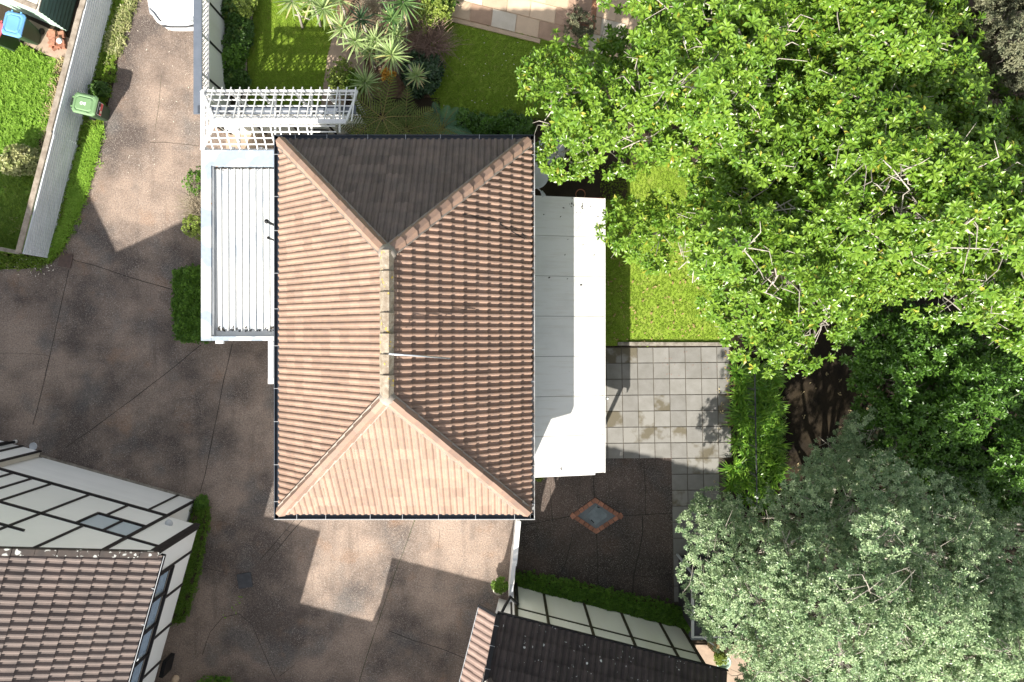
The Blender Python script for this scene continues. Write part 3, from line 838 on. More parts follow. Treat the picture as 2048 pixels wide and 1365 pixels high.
def leafy_box(parent, pts, h, n, size, ros, mat, seed, core=None, jitter=0.05, topjit=0.05, name="foliage", round_=0.12):
    """clipped hedge: dark core prism and leaf clusters over top and sides; pts ground pixels"""
    pw = [S(u, v) for u, v in pts]
    a = sum(pw[i].x * pw[(i + 1) % len(pw)].y - pw[(i + 1) % len(pw)].x * pw[i].y for i in range(len(pw)))
    if a < 0: pw.reverse(); pts = list(reversed(pts))
    cx = sum((p.x for p in pw)) / len(pw); cy = sum((p.y for p in pw)) / len(pw)
    ins_ = [(p.x + (cx - p.x) * .06, p.y + (cy - p.y) * .06) for p in pw]
    core_o = MB().prism(ins_, 0.0, h * .86).build("stems", core or MAT['soil'], parent)
    r = np.random.default_rng(seed)
    nt_ = int(n * .7)
    P = scatter(pts, nt_, seed)
    ed = edge_dist(P, pts) * PXM
    T = np.stack([(P[:, 0] - U0) * PXM, -(P[:, 1] - V0) * PXM, h - round_ * np.exp(-ed / .12) + waves(seed, .5)(np.c_[P * PXM, np.zeros(len(P))]) * topjit + r.normal(0, topjit * .6, len(P))], 1)
    Nn = np.tile([[0, 0, 1.0]], (len(T), 1)) + r.normal(0, .5, (len(T), 3))
    side, sn = [], []
    per = [(pw[(i + 1) % len(pw)] - pw[i]).length for i in range(len(pw))]
    tot = sum(per)
    for i in range(len(pw)):
        m = int((n - nt_) * per[i] / tot)
        d_ = (pw[(i + 1) % len(pw)] - pw[i]).normalized(); nn = Vector((d_.y, -d_.x, 0))
        for _ in range(m):
            p = pw[i].lerp(pw[(i + 1) % len(pw)], r.random()) + nn * r.normal(0, jitter)
            side.append((p.x, p.y, r.uniform(.05, h))); sn.append((nn.x + r.normal(0, .4), nn.y + r.normal(0, .4), .4 + r.normal(0, .3)))
    X = np.vstack([T, np.array(side)]) if side else T
    N = np.vstack([Nn, np.array(sn)]) if side else Nn
    N[:, 2] = np.maximum(N[:, 2], .05)
    R = frames(N, r.random(len(X)) * 6.283, size * r.uniform(.7, 1.3, len(X)))
    Vs, Qs, Rs = [], [], []; off = 0
    for j, (tv, tq) in enumerate(ros):
        idx = np.arange(j, len(X), len(ros))
        V, Q, rn = inst(tv, tq, R[idx], X[idx] - np.array(base_of(parent)), seed + j)
        Vs.append(V); Qs.append(Q + off); Rs.append(rn); off += len(V)
    o = bpy.data.objects.new(name, np_mesh(name, np.vstack(Vs), np.vstack(Qs), mat, np.concatenate(Rs)))
    o.parent = parent; o['kind'] = 'stuff'; link(o)
    return core_o

def bush(parent, c, rx, ry, rz, n, size, ros, mat, seed, name="foliage", low=0.0, stems=True, stem_mat=None, gap=-2.5):
    """loose shrub: leaf clusters through an ellipsoid, a few stems"""
    r = np.random.default_rng(seed)
    D = r.normal(0, 1, (n, 3)); D /= np.linalg.norm(D, axis=1, keepdims=True)
    q = r.uniform(.35, 1.05, (n, 1)) ** .5
    lump = 1 + .22 * waves(seed, .9)(D * np.array([rx, ry, rz]))[:, None]
    X = np.array(c) + D * q * np.array([rx, ry, rz]) * lump
    k = (X[:, 2] > low) & (waves(seed + 2, .7)(X) > gap)
    X, D = X[k], D[k]
    N = D * .8 + np.array([0, 0, .7]) + r.normal(0, .3, D.shape)
    R = frames(N, r.random(len(X)) * 6.283, size * r.uniform(.7, 1.25, len(X)))
    Vs, Qs, Rs = [], [], []; off = 0
    for j, (tv, tq) in enumerate(ros):
        idx = np.arange(j, len(X), len(ros))
        V, Q, rn = inst(tv, tq, R[idx], X[idx] - np.array(base_of(parent)), seed + j)
        Vs.append(V); Qs.append(Q + off); Rs.append(rn); off += len(V)
    o = bpy.data.objects.new(name, np_mesh(name, np.vstack(Vs), np.vstack(Qs), mat, np.concatenate(Rs)))
    o.parent = parent; o['kind'] = 'stuff'; link(o)
    if stems:
        mb = MB(); rr = random.Random(seed)
        g = Vector((c[0], c[1], 0))
        for _ in range(7):
            e = Vector(c) + Vector((rr.uniform(-.7, .7) * rx, rr.uniform(-.7, .7) * ry, rr.uniform(0, .6) * rz))
            mb.tube([g + Vector((rr.uniform(-.06, .06), rr.uniform(-.06, .06), 0)), g.lerp(e, .5) + Vector((0, 0, .1)), e], [.02, .014, .006], 4, False)
        mb.build("stems", stem_mat or MAT['barkd'], parent)

def twig_bush(parent, c, r_, n, mat, seed, name="branches", th=0.006, flat_=0.7):
    rr = random.Random(seed); mb = MB()
    g = Vector((c[0], c[1], 0.0))
    for _ in range(n):
        d_ = Vector((rr.gauss(0, 1), rr.gauss(0, 1), rr.uniform(.1, 1.3))).normalized()
        L = r_ * rr.uniform(.6, 1.15)
        a = g + Vector((0, 0, c[2] * .3)) + d_ * L * .25
        b_ = a + d_ * L * .5 + Vector((rr.uniform(-.1, .1), rr.uniform(-.1, .1), .05)) * r_
        e = b_ + (d_ + Vector((rr.gauss(0, .5), rr.gauss(0, .5), rr.gauss(0, .3)))) * L * .4
        mb.tube([a, b_, e], [th * 1.5, th, th * .4], 3, False)
        for _k in range(3):
            s0 = a.lerp(b_, rr.uniform(.4, 1)); s1 = s0 + (d_ * .5 + Vector((rr.gauss(0, .8), rr.gauss(0, .8), rr.gauss(.2, .4)))) * L * .3
            mb.tube([s0, s1], [th * .8, th * .35], 3, False)
    mb.build(name, mat, parent, kind='stuff')

# tiled roofs -----------------------------------------------------------------
def tile_template(p, g, A, lift, rolls=2, over=0.03, drop=0.03):
    prof = [(0.0, 0.0), (0.07, 0.62), (0.22, 1.0), (0.42, 1.0), (0.58, 0.45), (0.66, 0.0)]
    xs = []
    for k in range(rolls):
        xs += [((k + x) * p, z * A) for x, z in prof]
    xs.append((rolls * p, 0.0))
    n = len(xs)
    v = [(x, -over, z + lift) for x, z in xs] + [(x, g, z) for x, z in xs] + [(x, -over, z + lift - drop) for x, z in xs]
    f = [(i, i + 1, n + i + 1, n + i) for i in range(n - 1)] + [(2 * n + i, 2 * n + i + 1, i + 1, i) for i in range(n - 1)]
    return np.array(v), np.array(f)

def clip_poly_mesh(tv, tq, edges):
    bm = bmesh.new()
    vs = [bm.verts.new(v) for v in tv]
    for q in tq: bm.faces.new([vs[i] for i in q])
    for (a, n) in edges:
        geom = bm.verts[:] + bm.edges[:] + bm.faces[:]
        bmesh.ops.bisect_plane(bm, geom=geom, plane_co=(a[0], a[1], 0), plane_no=(n[0], n[1], 0), clear_outer=True)
        if not bm.faces: break
    bm.verts.ensure_lookup_table()
    idx = {v: i for i, v in enumerate(bm.verts)}
    out = ([tuple(v.co) for v in bm.verts], [tuple(idx[v] for v in f.verts) for f in bm.faces])
    bm.free()
    return out

def tile_roof(T, O, sd, td, nrm, poly, p, g, A, lift, mat, nparts, seed, rolls=2, drop=.03, s_off=0.0, name="roof_tile", keep=None, jit=0.004):
    """cover convex polygon poly (s, t coordinates on the slope) with roll tiles"""
    O, sd, td, nrm = Vector(O), Vector(sd).normalized(), Vector(td).normalized(), Vector(nrm).normalized()
    tv, tq = tile_template(p, g, A, lift, rolls, drop=drop)
    W = rolls * p
    arr = np.array(poly)
    ar = sum(poly[i][0] * poly[(i + 1) % len(poly)][1] - poly[(i + 1) % len(poly)][0] * poly[i][1] for i in range(len(poly)))
    if ar < 0: poly = list(reversed(poly))
    edges = []
    for i in range(len(poly)):
        a = np.array(poly[i]); b_ = np.array(poly[(i + 1) % len(poly)]); d_ = b_ - a
        n_ = np.array([d_[1], -d_[0]]) / np.linalg.norm(d_)
        if abs(n_[0]) < 1e-6 and n_[1] < 0:      # eaves edge: tiles keep their overhang
            continue
        edges.append((a, n_))
    s0, t0 = arr.min(0); s1, t1 = arr.max(0)
    B = np.array([list(sd), list(td), list(nrm)]).T
    whole, cut = [], []
    i0 = int(math.floor((s0 - s_off) / W)); i1 = int(math.ceil((s1 - s_off) / W))
    for j in range(int(math.ceil((t1 - t0) / g))):
        for i in range(i0, i1 + 1):
            x, y = s_off + i * W, t0 + j * g
            c = np.array([[x, y], [x + W, y], [x + W, y + g], [x, y + g]])
            mx = [((c - a) @ n_) for a, n_ in edges]
            if any((q > -1e-6).all() for q in mx): continue
            if all((q <= 1e-6).all() for q in mx): whole.append((x, y))
            else: cut.append((x, y, [e for e, q in zip(edges, mx) if (q > 0).any()]))
    r = np.random.default_rng(seed)
    if keep: whole.sort(key=keep)
    else: whole.sort(key=lambda w: -w[1])
    bb = base_of(T)
    me = np_mesh(name, tv, tq, mat)
    for (x, y) in whole[:nparts]:
        dz = r.uniform(-jit, jit)
        Mx = Matrix((sd, td, nrm)).transposed().to_4x4()
        Mx = Mx @ Matrix.Rotation(r.normal(0, .004), 4, 'Z') @ Matrix.Rotation(r.normal(0, .006), 4, 'X')
        Mx.translation = O + sd * x + td * y + nrm * dz
        place(name, me, T, Mx)
    V, Fc, R = [], [], []; off = 0
    for (x, y) in whole[nparts:]:
        q = (tv + np.array([x, y, r.uniform(-jit, jit)])) @ B.T + np.array(O - bb)
        V += q.tolist(); Fc += (tq + off).tolist(); R += [r.random()] * len(q); off += len(q)
    for (x, y, ed) in cut:
        loc = [(a - np.array([x, y]), n_) for a, n_ in ed]
        cv, cf = clip_poly_mesh(tv, tq, loc)
        if not cf: continue
        q = (np.array(cv) + np.array([x, y, 0])) @ B.T + np.array(O - bb)
        V += q.tolist(); Fc += [[k + off for k in f] for f in cf]; R += [r.random()] * len(q); off += len(q)
    if Fc:
        m2 = bpy.data.meshes.new(name)
        m2.from_pydata(V, [], Fc)
        a = m2.attributes.new('rnd', 'FLOAT', 'POINT'); a.data.foreach_set('value', np.array(R, dtype=np.float32))
        m2.materials.append(mat); m2.update()
        o = bpy.data.objects.new(name, m2); o.parent = T; o['kind'] = 'stuff'; link(o)
    # dark underlay beneath
    mb = MB().add([O + sd * a + td * b_ - nrm * .012 for a, b_ in poly], [tuple(range(len(poly)))])
    mbv = [(Vector(v) - bb) for v in mb.v]; mb.v = [tuple(v) for v in mbv]
    o = bpy.data.objects.new("roof_underlay", mb.mesh("roof_underlay", MAT['under'])); o.parent = T; link(o)

def local_build(mb, name, mat, T, smooth=False, kind=None):
    """mesh given in world coordinates, stored relative to the thing's base"""
    b = base_of(T)
    mb.v = [tuple(Vector(v) - b) for v in mb.v]
    me = mb.mesh(name, mat, smooth)
    o = bpy.data.objects.new(name, me)
    o.parent = T
    if T.parent is not None:
        o.matrix_parent_inverse = T.matrix_basis.inverted()
    if kind: o['kind'] = kind
    BASE[o.name] = b
    return link(o)

# MB.build goes through local_build so that children sit relative to their thing
def _build(self, name, mat, parent=None, smooth=False, kind=None):
    if parent is not None:
        return local_build(self, name, mat, parent, smooth, kind)
    o = bpy.data.objects.new(name, self.mesh(name, mat, smooth))
    if kind: o['kind'] = kind
    return link(o)
MB.build = _build

CAPS = {}
def cap_run(T, p0, p1, L, mat, w=0.15, hgt=0.075, name="ridge_cap", mats=None, skip=0):
    """half-hexagon ridge caps laid from p0 (low end) to p1, each lapping over the one below"""
    p0, p1 = Vector(p0), Vector(p1)
    x = (p1 - p0); n = max(1, round(x.length / L)); Lr = x.length / n; x.normalize()
    y = UP.cross(x).normalized(); z = x.cross(y)
    key = (mat.name, round(Lr, 3), w)
    if key not in CAPS:
        prof = [(-w, -.075), (-w * .42, hgt * .8), (w * .42, hgt * .8), (w, -.075)]
        vs = []
        for xx, dz, sc in ((-.045, .038, 1.06), (Lr, 0.0, .97)):
            for a, b_ in prof: vs.append((xx, a * sc, b_ * sc + dz))
        for a, b_ in prof: vs.append((-.045, a * .9, b_ * .9 + .01))
        fs = [(0, 1, 5, 4), (1, 2, 6, 5), (2, 3, 7, 6), (8, 9, 1, 0), (9, 10, 2, 1), (10, 11, 3, 2)]
        CAPS[key] = MB().add(vs, fs).mesh(name, mat)
    r = random.Random(int(p0.x * 100))
    for i in range(n):
        Mx = Matrix((x, y, z)).transposed().to_4x4() @ Matrix.Rotation(r.gauss(0, .012), 4, 'Z') @ Matrix.Rotation(r.gauss(0, .02), 4, 'X')
        Mx.translation = p0 + x * Lr * i + z * r.uniform(-.006, .006)
        place(name, CAPS[key], T, Mx)

def gutter(T, p0, p1, out, mat, w=0.13, hgt=0.09, name="gutter", clips=1.0, clipmat=None):
    """open U channel along the eaves from p0 to p1, out = outward unit vector"""
    p0, p1, out = Vector(p0), Vector(p1), Vector(out).normalized()
    t = .008
    pr = [(0, 0), (0, -hgt), (w, -hgt), (w, .012), (w - .022, .012), (w - .022, -hgt + t), (t, -hgt + t), (t, 0)]
    vs = [p + out * a + UP * b_ for p in (p0, p1) for a, b_ in pr]
    n = len(pr)
    fs = [(i, (i + 1) % n, n + (i + 1) % n, n + i) for i in range(n)] + [tuple(range(n - 1, -1, -1)), tuple(range(n, 2 * n))]
    gobj = MB().add(vs, fs).build(name, mat, T)
    L = (p1 - p0).length; d_ = (p1 - p0).normalized()
    if clips:
        m = int(L / clips)
        for i in range(m):
            c = p0 + d_ * (L * (i + .5 + random.uniform(-.12, .12)) / m)
            bar("gutter_bracket", T, c + UP * .018, c + out * w + UP * .018, .013, .006, clipmat or MAT['clip'])
    return gobj

# ================================================================== SETTING
flat("ground", [(-900, -700), (2900, -700), (2900, 2100), (-900, 2100)], -0.03, MAT['soil'])
g0 = MB().add([(-90, -90, -.06), (90, -90, -.06), (90, 90, -.06), (-90, 90, -.06)], [(0, 1, 2, 3)]).build("terrain", MAT['rough'], kind='structure')

drive = flat("driveway", [(268, -300), (262, 0), (240, 90), (232, 150), (208, 240), (190, 290), (166, 390), (150, 440), (128, 495), (108, 522), (60, 538), (-500, 545),
                          (-500, 2000), (1032, 2000), (1032, 1035), (900, 1030), (560, 1030), (560, 470), (452, 470), (452, -300)], 0.0, MAT['drive'])
for i, (pts, w, k) in enumerate([
        ([(132, 505), (150, 522), (185, 530), (262, 556), (352, 582)], .03, 'joint'),
        ([(138, 540), (120, 620), (98, 720), (82, 790), (66, 850)], .03, 'joint'),
        ([(402, 690), (335, 745), (250, 810), (180, 862), (132, 895)], .03, 'joint'),
        ([(465, 688), (448, 760), (428, 860), (410, 950), (400, 985)], .03, 'joint'),
        ([(590, 1040), (560, 1075), (520, 1120)], .025, 'joint'), ([(605, 1040), (578, 1070), (537, 1122)], .025, 'joint'),
        ([(571, 1060), (584, 1066)], .02, 'joint'), ([(553, 1085), (565, 1092)], .02, 'joint'),
        ([(830, 1040), (812, 1090), (796, 1130), (775, 1190), (752, 1258), (735, 1310), (718, 1365)], .026, 'mossj'),
        ([(778, 1262), (830, 1282), (890, 1300), (940, 1322)], .03, 'joint'),
        ([(880, 1060), (876, 1100)], .015, 'joint'),
        ([(405, 1310), (420, 1265), (445, 1235), (478, 1228), (505, 1250), (525, 1300), (545, 1345), (555, 1365)], .022, 'joint'),
        ([(560, 1352), (590, 1330)], .02, 'joint'), ([(405, 1136), (440, 1143), (470, 1150)], .014, 'joint'),
        ([(300, 285), (330, 285), (398, 292)], .016, 'joint'), ([(0, 708), (60, 708), (98, 712)], .012, 'joint'),
        ([(323, 150), (318, 210), (310, 262)], .012, 'mossj')]):
    ribbon("expansion_joint", pts, w * .7, 0.004, MAT[k], drive, .007, i)

patio = flat("patio", [(1032, 1000), (1068, 1000), (1068, 900), (1345, 900), (1345, 1300), (1032, 1300)], 0.0, MAT['patio'])
for i, (pts, w) in enumerate([
        ([(1188, 945), (1188, 995)], .026), ([(1288, 922), (1291, 980), (1290, 1030)], .02), ([(1247, 1032), (1345, 1027)], .026),
        ([(1285, 1033), (1286, 1065), (1279, 1100), (1268, 1152), (1264, 1200)], .03), ([(1193, 1068), (1197, 1180)], .026),
        ([(1034, 1052), (1085, 1043), (1140, 1033)], .026), ([(1145, 1068), (1132, 1125), (1120, 1148)], .02),
        ([(1100, 975), (1103, 1020), (1106, 1045)], .02), ([(1225, 960), (1215, 995)], .012), ([(1267, 1150), (1300, 1154), (1343, 1148)], .016)]):
    ribbon("expansion_joint", pts, w, 0.004, MAT['joint'], patio, .014, 40 + i)

# concrete pavers, each its own slab
pav = flat("paving", [(1208, 695), (1460, 695), (1452, 990), (1452, 1240), (1345, 1240), (1345, 924), (1208, 924)], -0.012, MAT['sandj'])
r = random.Random(3)
stained = {(4, 3), (3, 4), (2, 5), (3, 5), (4, 5), (1, 4), (7, 5), (7, 6), (7, 7), (6, 6), (8, 3), (8, 4), (1, 0), (2, 0), (5, 9), (6, 7), (5, 5)}
cols = [1213, 1214.5, 1246, 1277.5, 1309, 1341, 1373, 1405, 1436.5, 1462]
rows = [695, 726, 758, 790, 822, 854, 886, 917, 949, 981, 1013, 1045, 1077, 1109, 1141, 1173, 1205]
colsx = [1182, 1214.5, 1246, 1277.5, 1309, 1341, 1373, 1405, 1436.5, 1462]
for j in range(len(rows) - 1):
    for i in range(len(colsx) - 1):
        if rows[j] >= 917 and colsx[i] < 1340: continue
        if i == 8 and j > 6: continue
        g_ = 0.7
        t = 0.0045 * (j - 4)
        x0, x1, y0, y1 = colsx[i] + g_, colsx[i + 1] - g_, rows[j] + g_, rows[j + 1] - g_
        sk = lambda x, y: (x + (y - 850) * .02, y - (x - 1330) * .008)
        q = [S(*sk(x, y)) for x, y in ((x0, y1), (x1, y1), (x1, y0), (x0, y0))]
        z1 = r.uniform(0.004, 0.010)
        c = sum(q, Vector()) / 4
        sq = [(c.x + (p.x - c.x) * .985, c.y + (p.y - c.y) * .985) for p in q]
        mb = MB()
        n = 4
        vs = [(p.x, p.y, -0.02) for p in q] + [(p.x, p.y, z1 - .004) for p in q] + [(p[0], p[1], z1) for p in sq]
        mb.add(vs, [(0, 1, 5, 4), (1, 2, 6, 5), (2, 3, 7, 6), (3, 0, 4, 7), (4, 5, 9, 8), (5, 6, 10, 9), (6, 7, 11, 10), (7, 4, 8, 11), (8, 9, 10, 11)])
        mb.build("paver", MAT['stain'] if (i, j) in stained else MAT['paver'], pav)

# lawns
lawn_e = [(1200, 330), (1440, 330), (1448, 690), (1205, 692)]
lawn = flat("lawn", lawn_e, 0.0, MAT['lawn'])
grass_field("grass", lawn_e, 9000, .055, .010, LEAF['turf'], 11, 6, 0.0, edge_soft=1.5)
lawn_n = [(862, 60), (895, 36), (1080, 78), (1200, 110), (1200, 240), (890, 244), (858, 190)]
flat("lawn", lawn_n, 0.0, MAT['lawn'])
grass_field("grass", lawn_n, 8000, .055, .010, LEAF['turf'], 12, 6, 0.0, edge_soft=1.5)
lawn_c = [(497, 182), (494, 100), (506, 40), (516, -60), (680, -60), (668, 60), (655, 110), (640, 215), (497, 215)]
flat("lawn", lawn_c, 0.0, MAT['lawn'])
grass_field("grass", lawn_c, 7500, .06, .010, LEAF['turf'], 13, 6, 0.0, edge_soft=1.5)
yard = [(-120, 95), (50, 88), (78, 110), (122, 118), (150, 130), (40, 540), (-120, 540)]
flat("yard_lawn", yard, -0.004, MAT['rough'])
grass_field("grass", [(-60, 92), (45, 90), (75, 112), (118, 128), (104, 200), (96, 260), (62, 330), (-60, 330)], 2600, .15, .022, LEAF['bright'], 14, 7, 0.0)
grass_field("grass", [(-60, 330), (70, 325), (62, 400), (38, 495), (-60, 500)], 1300, .14, .022, LEAF['grass'], 15, 7, 0.0)
flat("garden_soil", [(108, 130), (158, 120), (110, 320), (66, 340), (82, 260)], 0.0, MAT['soil'])
grass_field("weeds", [(110, 120), (160, 118), (98, 350), (70, 330), (92, 230)], 420, .17, .02, LEAF['dead'], 16, 5, 0.0)
flat("concrete_pad", [(-30, 55), (60, 40), (150, 82), (140, 128), (88, 108), (60, 92), (-30, 92)], 0.002, MAT['path'])
verge = [(226, -40), (262, -40), (262, 0), (238, 80), (230, 150), (204, 245), (186, 300), (164, 392), (150, 440), (128, 495), (106, 524), (70, 535), (-40, 540), (-40, 502), (88, 516)]
flat("verge", verge, -0.004, MAT['soil'])
grass_field("grass", verge, 2100, .15, .02, LEAF['grass'], 17, 7, 0.0)
grass_field("grass", [(196, 255), (205, 262), (170, 395), (150, 440), (120, 500), (98, 515), (130, 440), (165, 310)], 800, .2, .022, LEAF['bright'], 18, 8, 0.0)
grass_field("weeds", [(222, 60), (262, -20), (275, 0), (240, 110), (215, 120)], 260, .2, .03, LEAF['varieg'], 19, 6, 0.0)

# central garden: path, beds
flat("garden_path", [(668, 62), (735, 70), (720, 215), (640, 215), (655, 112)], 0.004, MAT['path'])
flat("garden_bed", [(660, -60), (890, -60), (900, 30), (866, 60), (858, 190), (890, 244), (880, 300), (700, 300), (720, 215), (735, 70), (668, 62)], 0.0, MAT['mulch'])
flat("side_bed", [(440, -60), (514, -60), (488, 100), (488, 215), (440, 215)], 0.0, MAT['soil'])
flat("fern_bed", [(690, 196), (880, 196), (885, 300), (690, 300)], 0.006, MAT['soil'])
flat("border_bed", [(880, 236), (1200, 236), (1200, 300), (880, 300)], 0.004, MAT['soil'])
flat("deck", [(452, 262), (760, 262), (760, 360), (452, 360)], 0.006, MAT['path'])
ed = MB()
for a, b_ in (((516, -60), (500, 45)), ((500, 45), (491, 100)), ((491, 100), (490, 215))):
    ed.bar(S(*a) + UP * .05, S(*b_) + UP * .05, .11, .12)
tag(ed.build("garden_edging", MAT['timber']), "weathered timber edging between the narrow plant bed and the small lawn", "edging")

# sandstone flags
fl = flat("flagstone_terrace", [(893, 40), (893, -60), (1300, -60), (1300, 120), (1075, 78)], -0.008, MAT['flag'])
ax = Vector((.97, .243)); ay = Vector((.12, -1.0))
org = Vector((900, 33))
r = random.Random(12)
fm = ['flag', 'flagpink', 'flagpale', 'flag', 'flagpink', 'flag', 'flagpale']
pat = [[0, 1, 2, 0, 1, 0, 2, 0], [2, 2, 0, 0, 0, 1, 0, 2], [0, 2, 0, 2, 0, 0, 1, 0]]
names = ['flag', 'flagpink', 'flagpale']
yy = 0.0
for j, hh in enumerate((36, 34, 36)):
    xx = -6.0 - j * 22
    i = 0
    while xx < 330:
        w = (46, 44, 50, 47, 52, 45, 48, 50, 44, 48)[i % 10]
        q = []
        for px_, py_ in ((xx + .8, yy + .8), (xx + w - .8, yy + .8), (xx + w - .8, yy + hh - .8), (xx + .8, yy + hh - .8)):
            u = org + ax * px_ + ay * py_
            q.append(S(u.x, u.y))
        mb = MB().prism([(p.x, p.y) for p in q], -.01, .012 + r.uniform(0, .008))
        mb.build("flagstone", MAT[names[pat[j][i % 8]]], fl)
        xx += w; i += 1
    yy += hh
MB().bar(S(893, 38) + UP * .02, S(1080, 84) + UP * .02, .13, .08).build("edging_strip", MAT['flag'], fl)
flat("brick_apron", [(1146, -60), (1200, -60), (1190, 60), (1140, 60)], 0.016, MAT['terracotta'])
MB().bar(S(1235, 688) + UP * .04, S(1450, 689) + UP * .04, .12, .09).build("lawn_kerb", MAT['kerb'], kind='structure')

# east side: dry bank under the trees
flat("bank", [(1450, 560), (2400, 500), (2400, 1500), (1350, 1500), (1452, 1240), (1452, 990), (1462, 700)], -0.004, MAT['tan'])
flat("tree_floor", [(1075, 250), (1420, 250), (2400, 100), (2400, 640), (1640, 660), (1450, 640), (1440, 345), (1255, 345), (1255, 330), (1075, 400)], -0.008, MAT['soil'])
flat("side_soil", [(1060, 300), (1255, 300), (1255, 400), (1060, 400)], 0.004, MAT['soil'])
grass_field("litter", [(1450, 600), (2000, 560), (2000, 1300), (1400, 1300)], 350, .09, .03, LEAF['dead'], 21, 3, 0.0)

# ================================================================== MAIN HOUSE
EH = 4.6
X0, X1, Y0, Y1 = -5.98, 0.72, -4.77, 5.25          # eaves rectangle of the tiles
house = thing("house", "two storey house with hipped brown tile roof in the centre", "house", (-2.63, .24, 0))
WALL = 0.22
MB().box(((X0 + X1) / 2, (Y0 + Y1) / 2, EH / 2 - .08), (X1 - X0 - 2 * WALL, Y1 - Y0 - 2 * WALL, EH - .16)).build("wall", MAT['panel'], house)
sof = MB()
sof.box(((X0 + X1) / 2, (Y0 + Y1) / 2, EH - .13), (X1 - X0 - .02, Y1 - Y0 - .02, .05))
sof.build("soffit", MAT['white'], house)
for yy in np.arange(Y0 + WALL, Y1 - WALL + .01, (Y1 - Y0 - 2 * WALL) / 8):
    for xx in (X0 + WALL - .012, X1 - WALL + .012):
        bar("batten", house, (xx, yy, 0.05), (xx, yy, EH - .17), .06, .03, MAT['batten'], side=(0, 1, 0))
for xx in np.arange(X0 + WALL, X1 - WALL + .01, (X1 - X0 - 2 * WALL) / 5):
    for yy in (Y0 + WALL - .012, Y1 - WALL + .012):
        bar("batten", house, (xx, yy, 0.05), (xx, yy, EH - .17), .06, .03, MAT['batten'], side=(1, 0, 0))
def wall_window(T, c, along, out, w, h, n=2):
    c = Vector(c); along = Vector(along); out = Vector(out)
    fr = bar("window", T, c - along * w / 2 + out * .02, c + along * w / 2 + out * .02, .05, h, MAT['batten'], side=out)
    for k in range(n):
        a = c - along * w / 2 + along * (w * (k + .08) / n) + out * .05
        b_ = c - along * w / 2 + along * (w * (k + .92) / n) + out * .05
        bar("pane", T, a, b_, .012, h * .84, MAT['frost'], side=out)
for yy in (-2.8, .6, 3.2):
    wall_window(house, (X0 + WALL, yy, 3.5), (0, 1, 0), (-1, 0, 0), 1.6, 1.1)
    wall_window(house, (X1 - WALL, yy, 3.5), (0, 1, 0), (1, 0, 0), 1.6, 1.1)
for xx in (-4.4, -1.0):
    wall_window(house, (xx, Y0 + WALL, 3.5), (1, 0, 0), (0, -1, 0), 1.6, 1.1)
    wall_window(house, (xx, Y1 - WALL, 3.5), (1, 0, 0), (0, 1, 0), 1.6, 1.1)

HW = (X1 - X0) / 2                     # half width
RISE = 2.74
PIT = math.atan2(RISE, HW)
cp, sp = math.cos(PIT), math.sin(PIT)
SLOPE = HW / cp
xm = (X0 + X1) / 2
RZ = EH + RISE
LY, LX = Y1 - Y0, X1 - X0
P_, G_, A_ = 0.1695, 0.376, 0.05
ri = (Y0 + HW, Y1 - HW)
# right face (east): s runs north, t up the slope
tile_roof(house, (X1, Y0, EH), (0, 1, 0), (-cp, 0, sp), (sp, 0, cp), [(0, 0), (LY, 0), (LY - HW, SLOPE), (HW, SLOPE)], P_, G_, .052, .062, MAT['roof'], 130, 1, drop=.05)
tile_roof(house, (X0, Y1, EH), (0, -1, 0), (cp, 0, sp), (-sp, 0, cp), [(0, 0), (LY, 0), (LY - HW, SLOPE), (HW, SLOPE)], P_, G_, .036, .010, MAT['roof'], 95, 2, drop=.016)
tile_roof(house, (X0, Y0, EH), (1, 0, 0), (0, cp, sp), (0, -sp, cp), [(0, 0), (LX, 0), (HW, SLOPE)], LX / 40, G_, .030, .020, MAT['roof'], 50, 3, drop=.02)
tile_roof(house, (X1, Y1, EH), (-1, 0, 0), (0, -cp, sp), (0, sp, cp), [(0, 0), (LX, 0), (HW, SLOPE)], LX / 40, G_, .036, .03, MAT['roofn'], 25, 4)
A1, A2 = Vector((xm, ri[0], RZ)), Vector((xm, ri[1], RZ))
lift = UP * .09
for c, e in (((X0, Y0), A1), ((X1, Y0), A1), ((X0, Y1), A2), ((X1, Y1), A2)):
    p0 = Vector((c[0], c[1], EH)) + lift
    cap_run(house, p0 + (e + lift - p0) * .015, e + lift + (p0 - e) * .01, .41, MAT['cap'])
cap_run(house, A2 + lift * 1.25, A1 + lift * 1.25, .47, MAT['capold'], w=.16, hgt=.085)
# mortar bedding along hips and ridge
for c, e in (((X0, Y0), A1), ((X1, Y0), A1), ((X0, Y1), A2), ((X1, Y1), A2)):
    a = Vector((c[0], c[1], EH + .035)); b_ = e + UP * .03
    dxy = (b_ - a); side = UP.cross(dxy).normalized()
    bar("mortar_bedding", house, a + dxy * .03, b_, .335, .04, MAT['mortar'], side=side)
# apex lumps of mortar
MB().lathe([(.0, .13), (.12, .11), (.2, .02), (.22, -.06)], A2 + UP * .05, 9).build("mortar_bedding", MAT['mortar'], house, True)
MB().lathe([(.0, .12), (.1, .1), (.17, .02), (.2, -.06)], A1 + UP * .05, 9).build("mortar_bedding", MAT['mortar'], house, True)
go = .0
zz = EH - .0
GO = .04
gutter(house, (X0 - GO, Y0 - .17, zz), (X0 - GO, Y1 + .17, zz), (-1, 0, 0), MAT['gutter'], .125)
gutter(house, (X1 + GO, Y0 - .17, zz), (X1 + GO, Y1 + .17, zz), (1, 0, 0), MAT['gutterw'], .125)
gutter(house, (X0 - GO - .125, Y0 - GO, zz), (X1 + GO + .125, Y0 - GO, zz), (0, -1, 0), MAT['gutter'], .14)
gutter(house, (X0 - GO - .125, Y1 + GO, zz), (X1 + GO + .125, Y1 + GO, zz), (0, 1, 0), MAT['gutter'], .13)
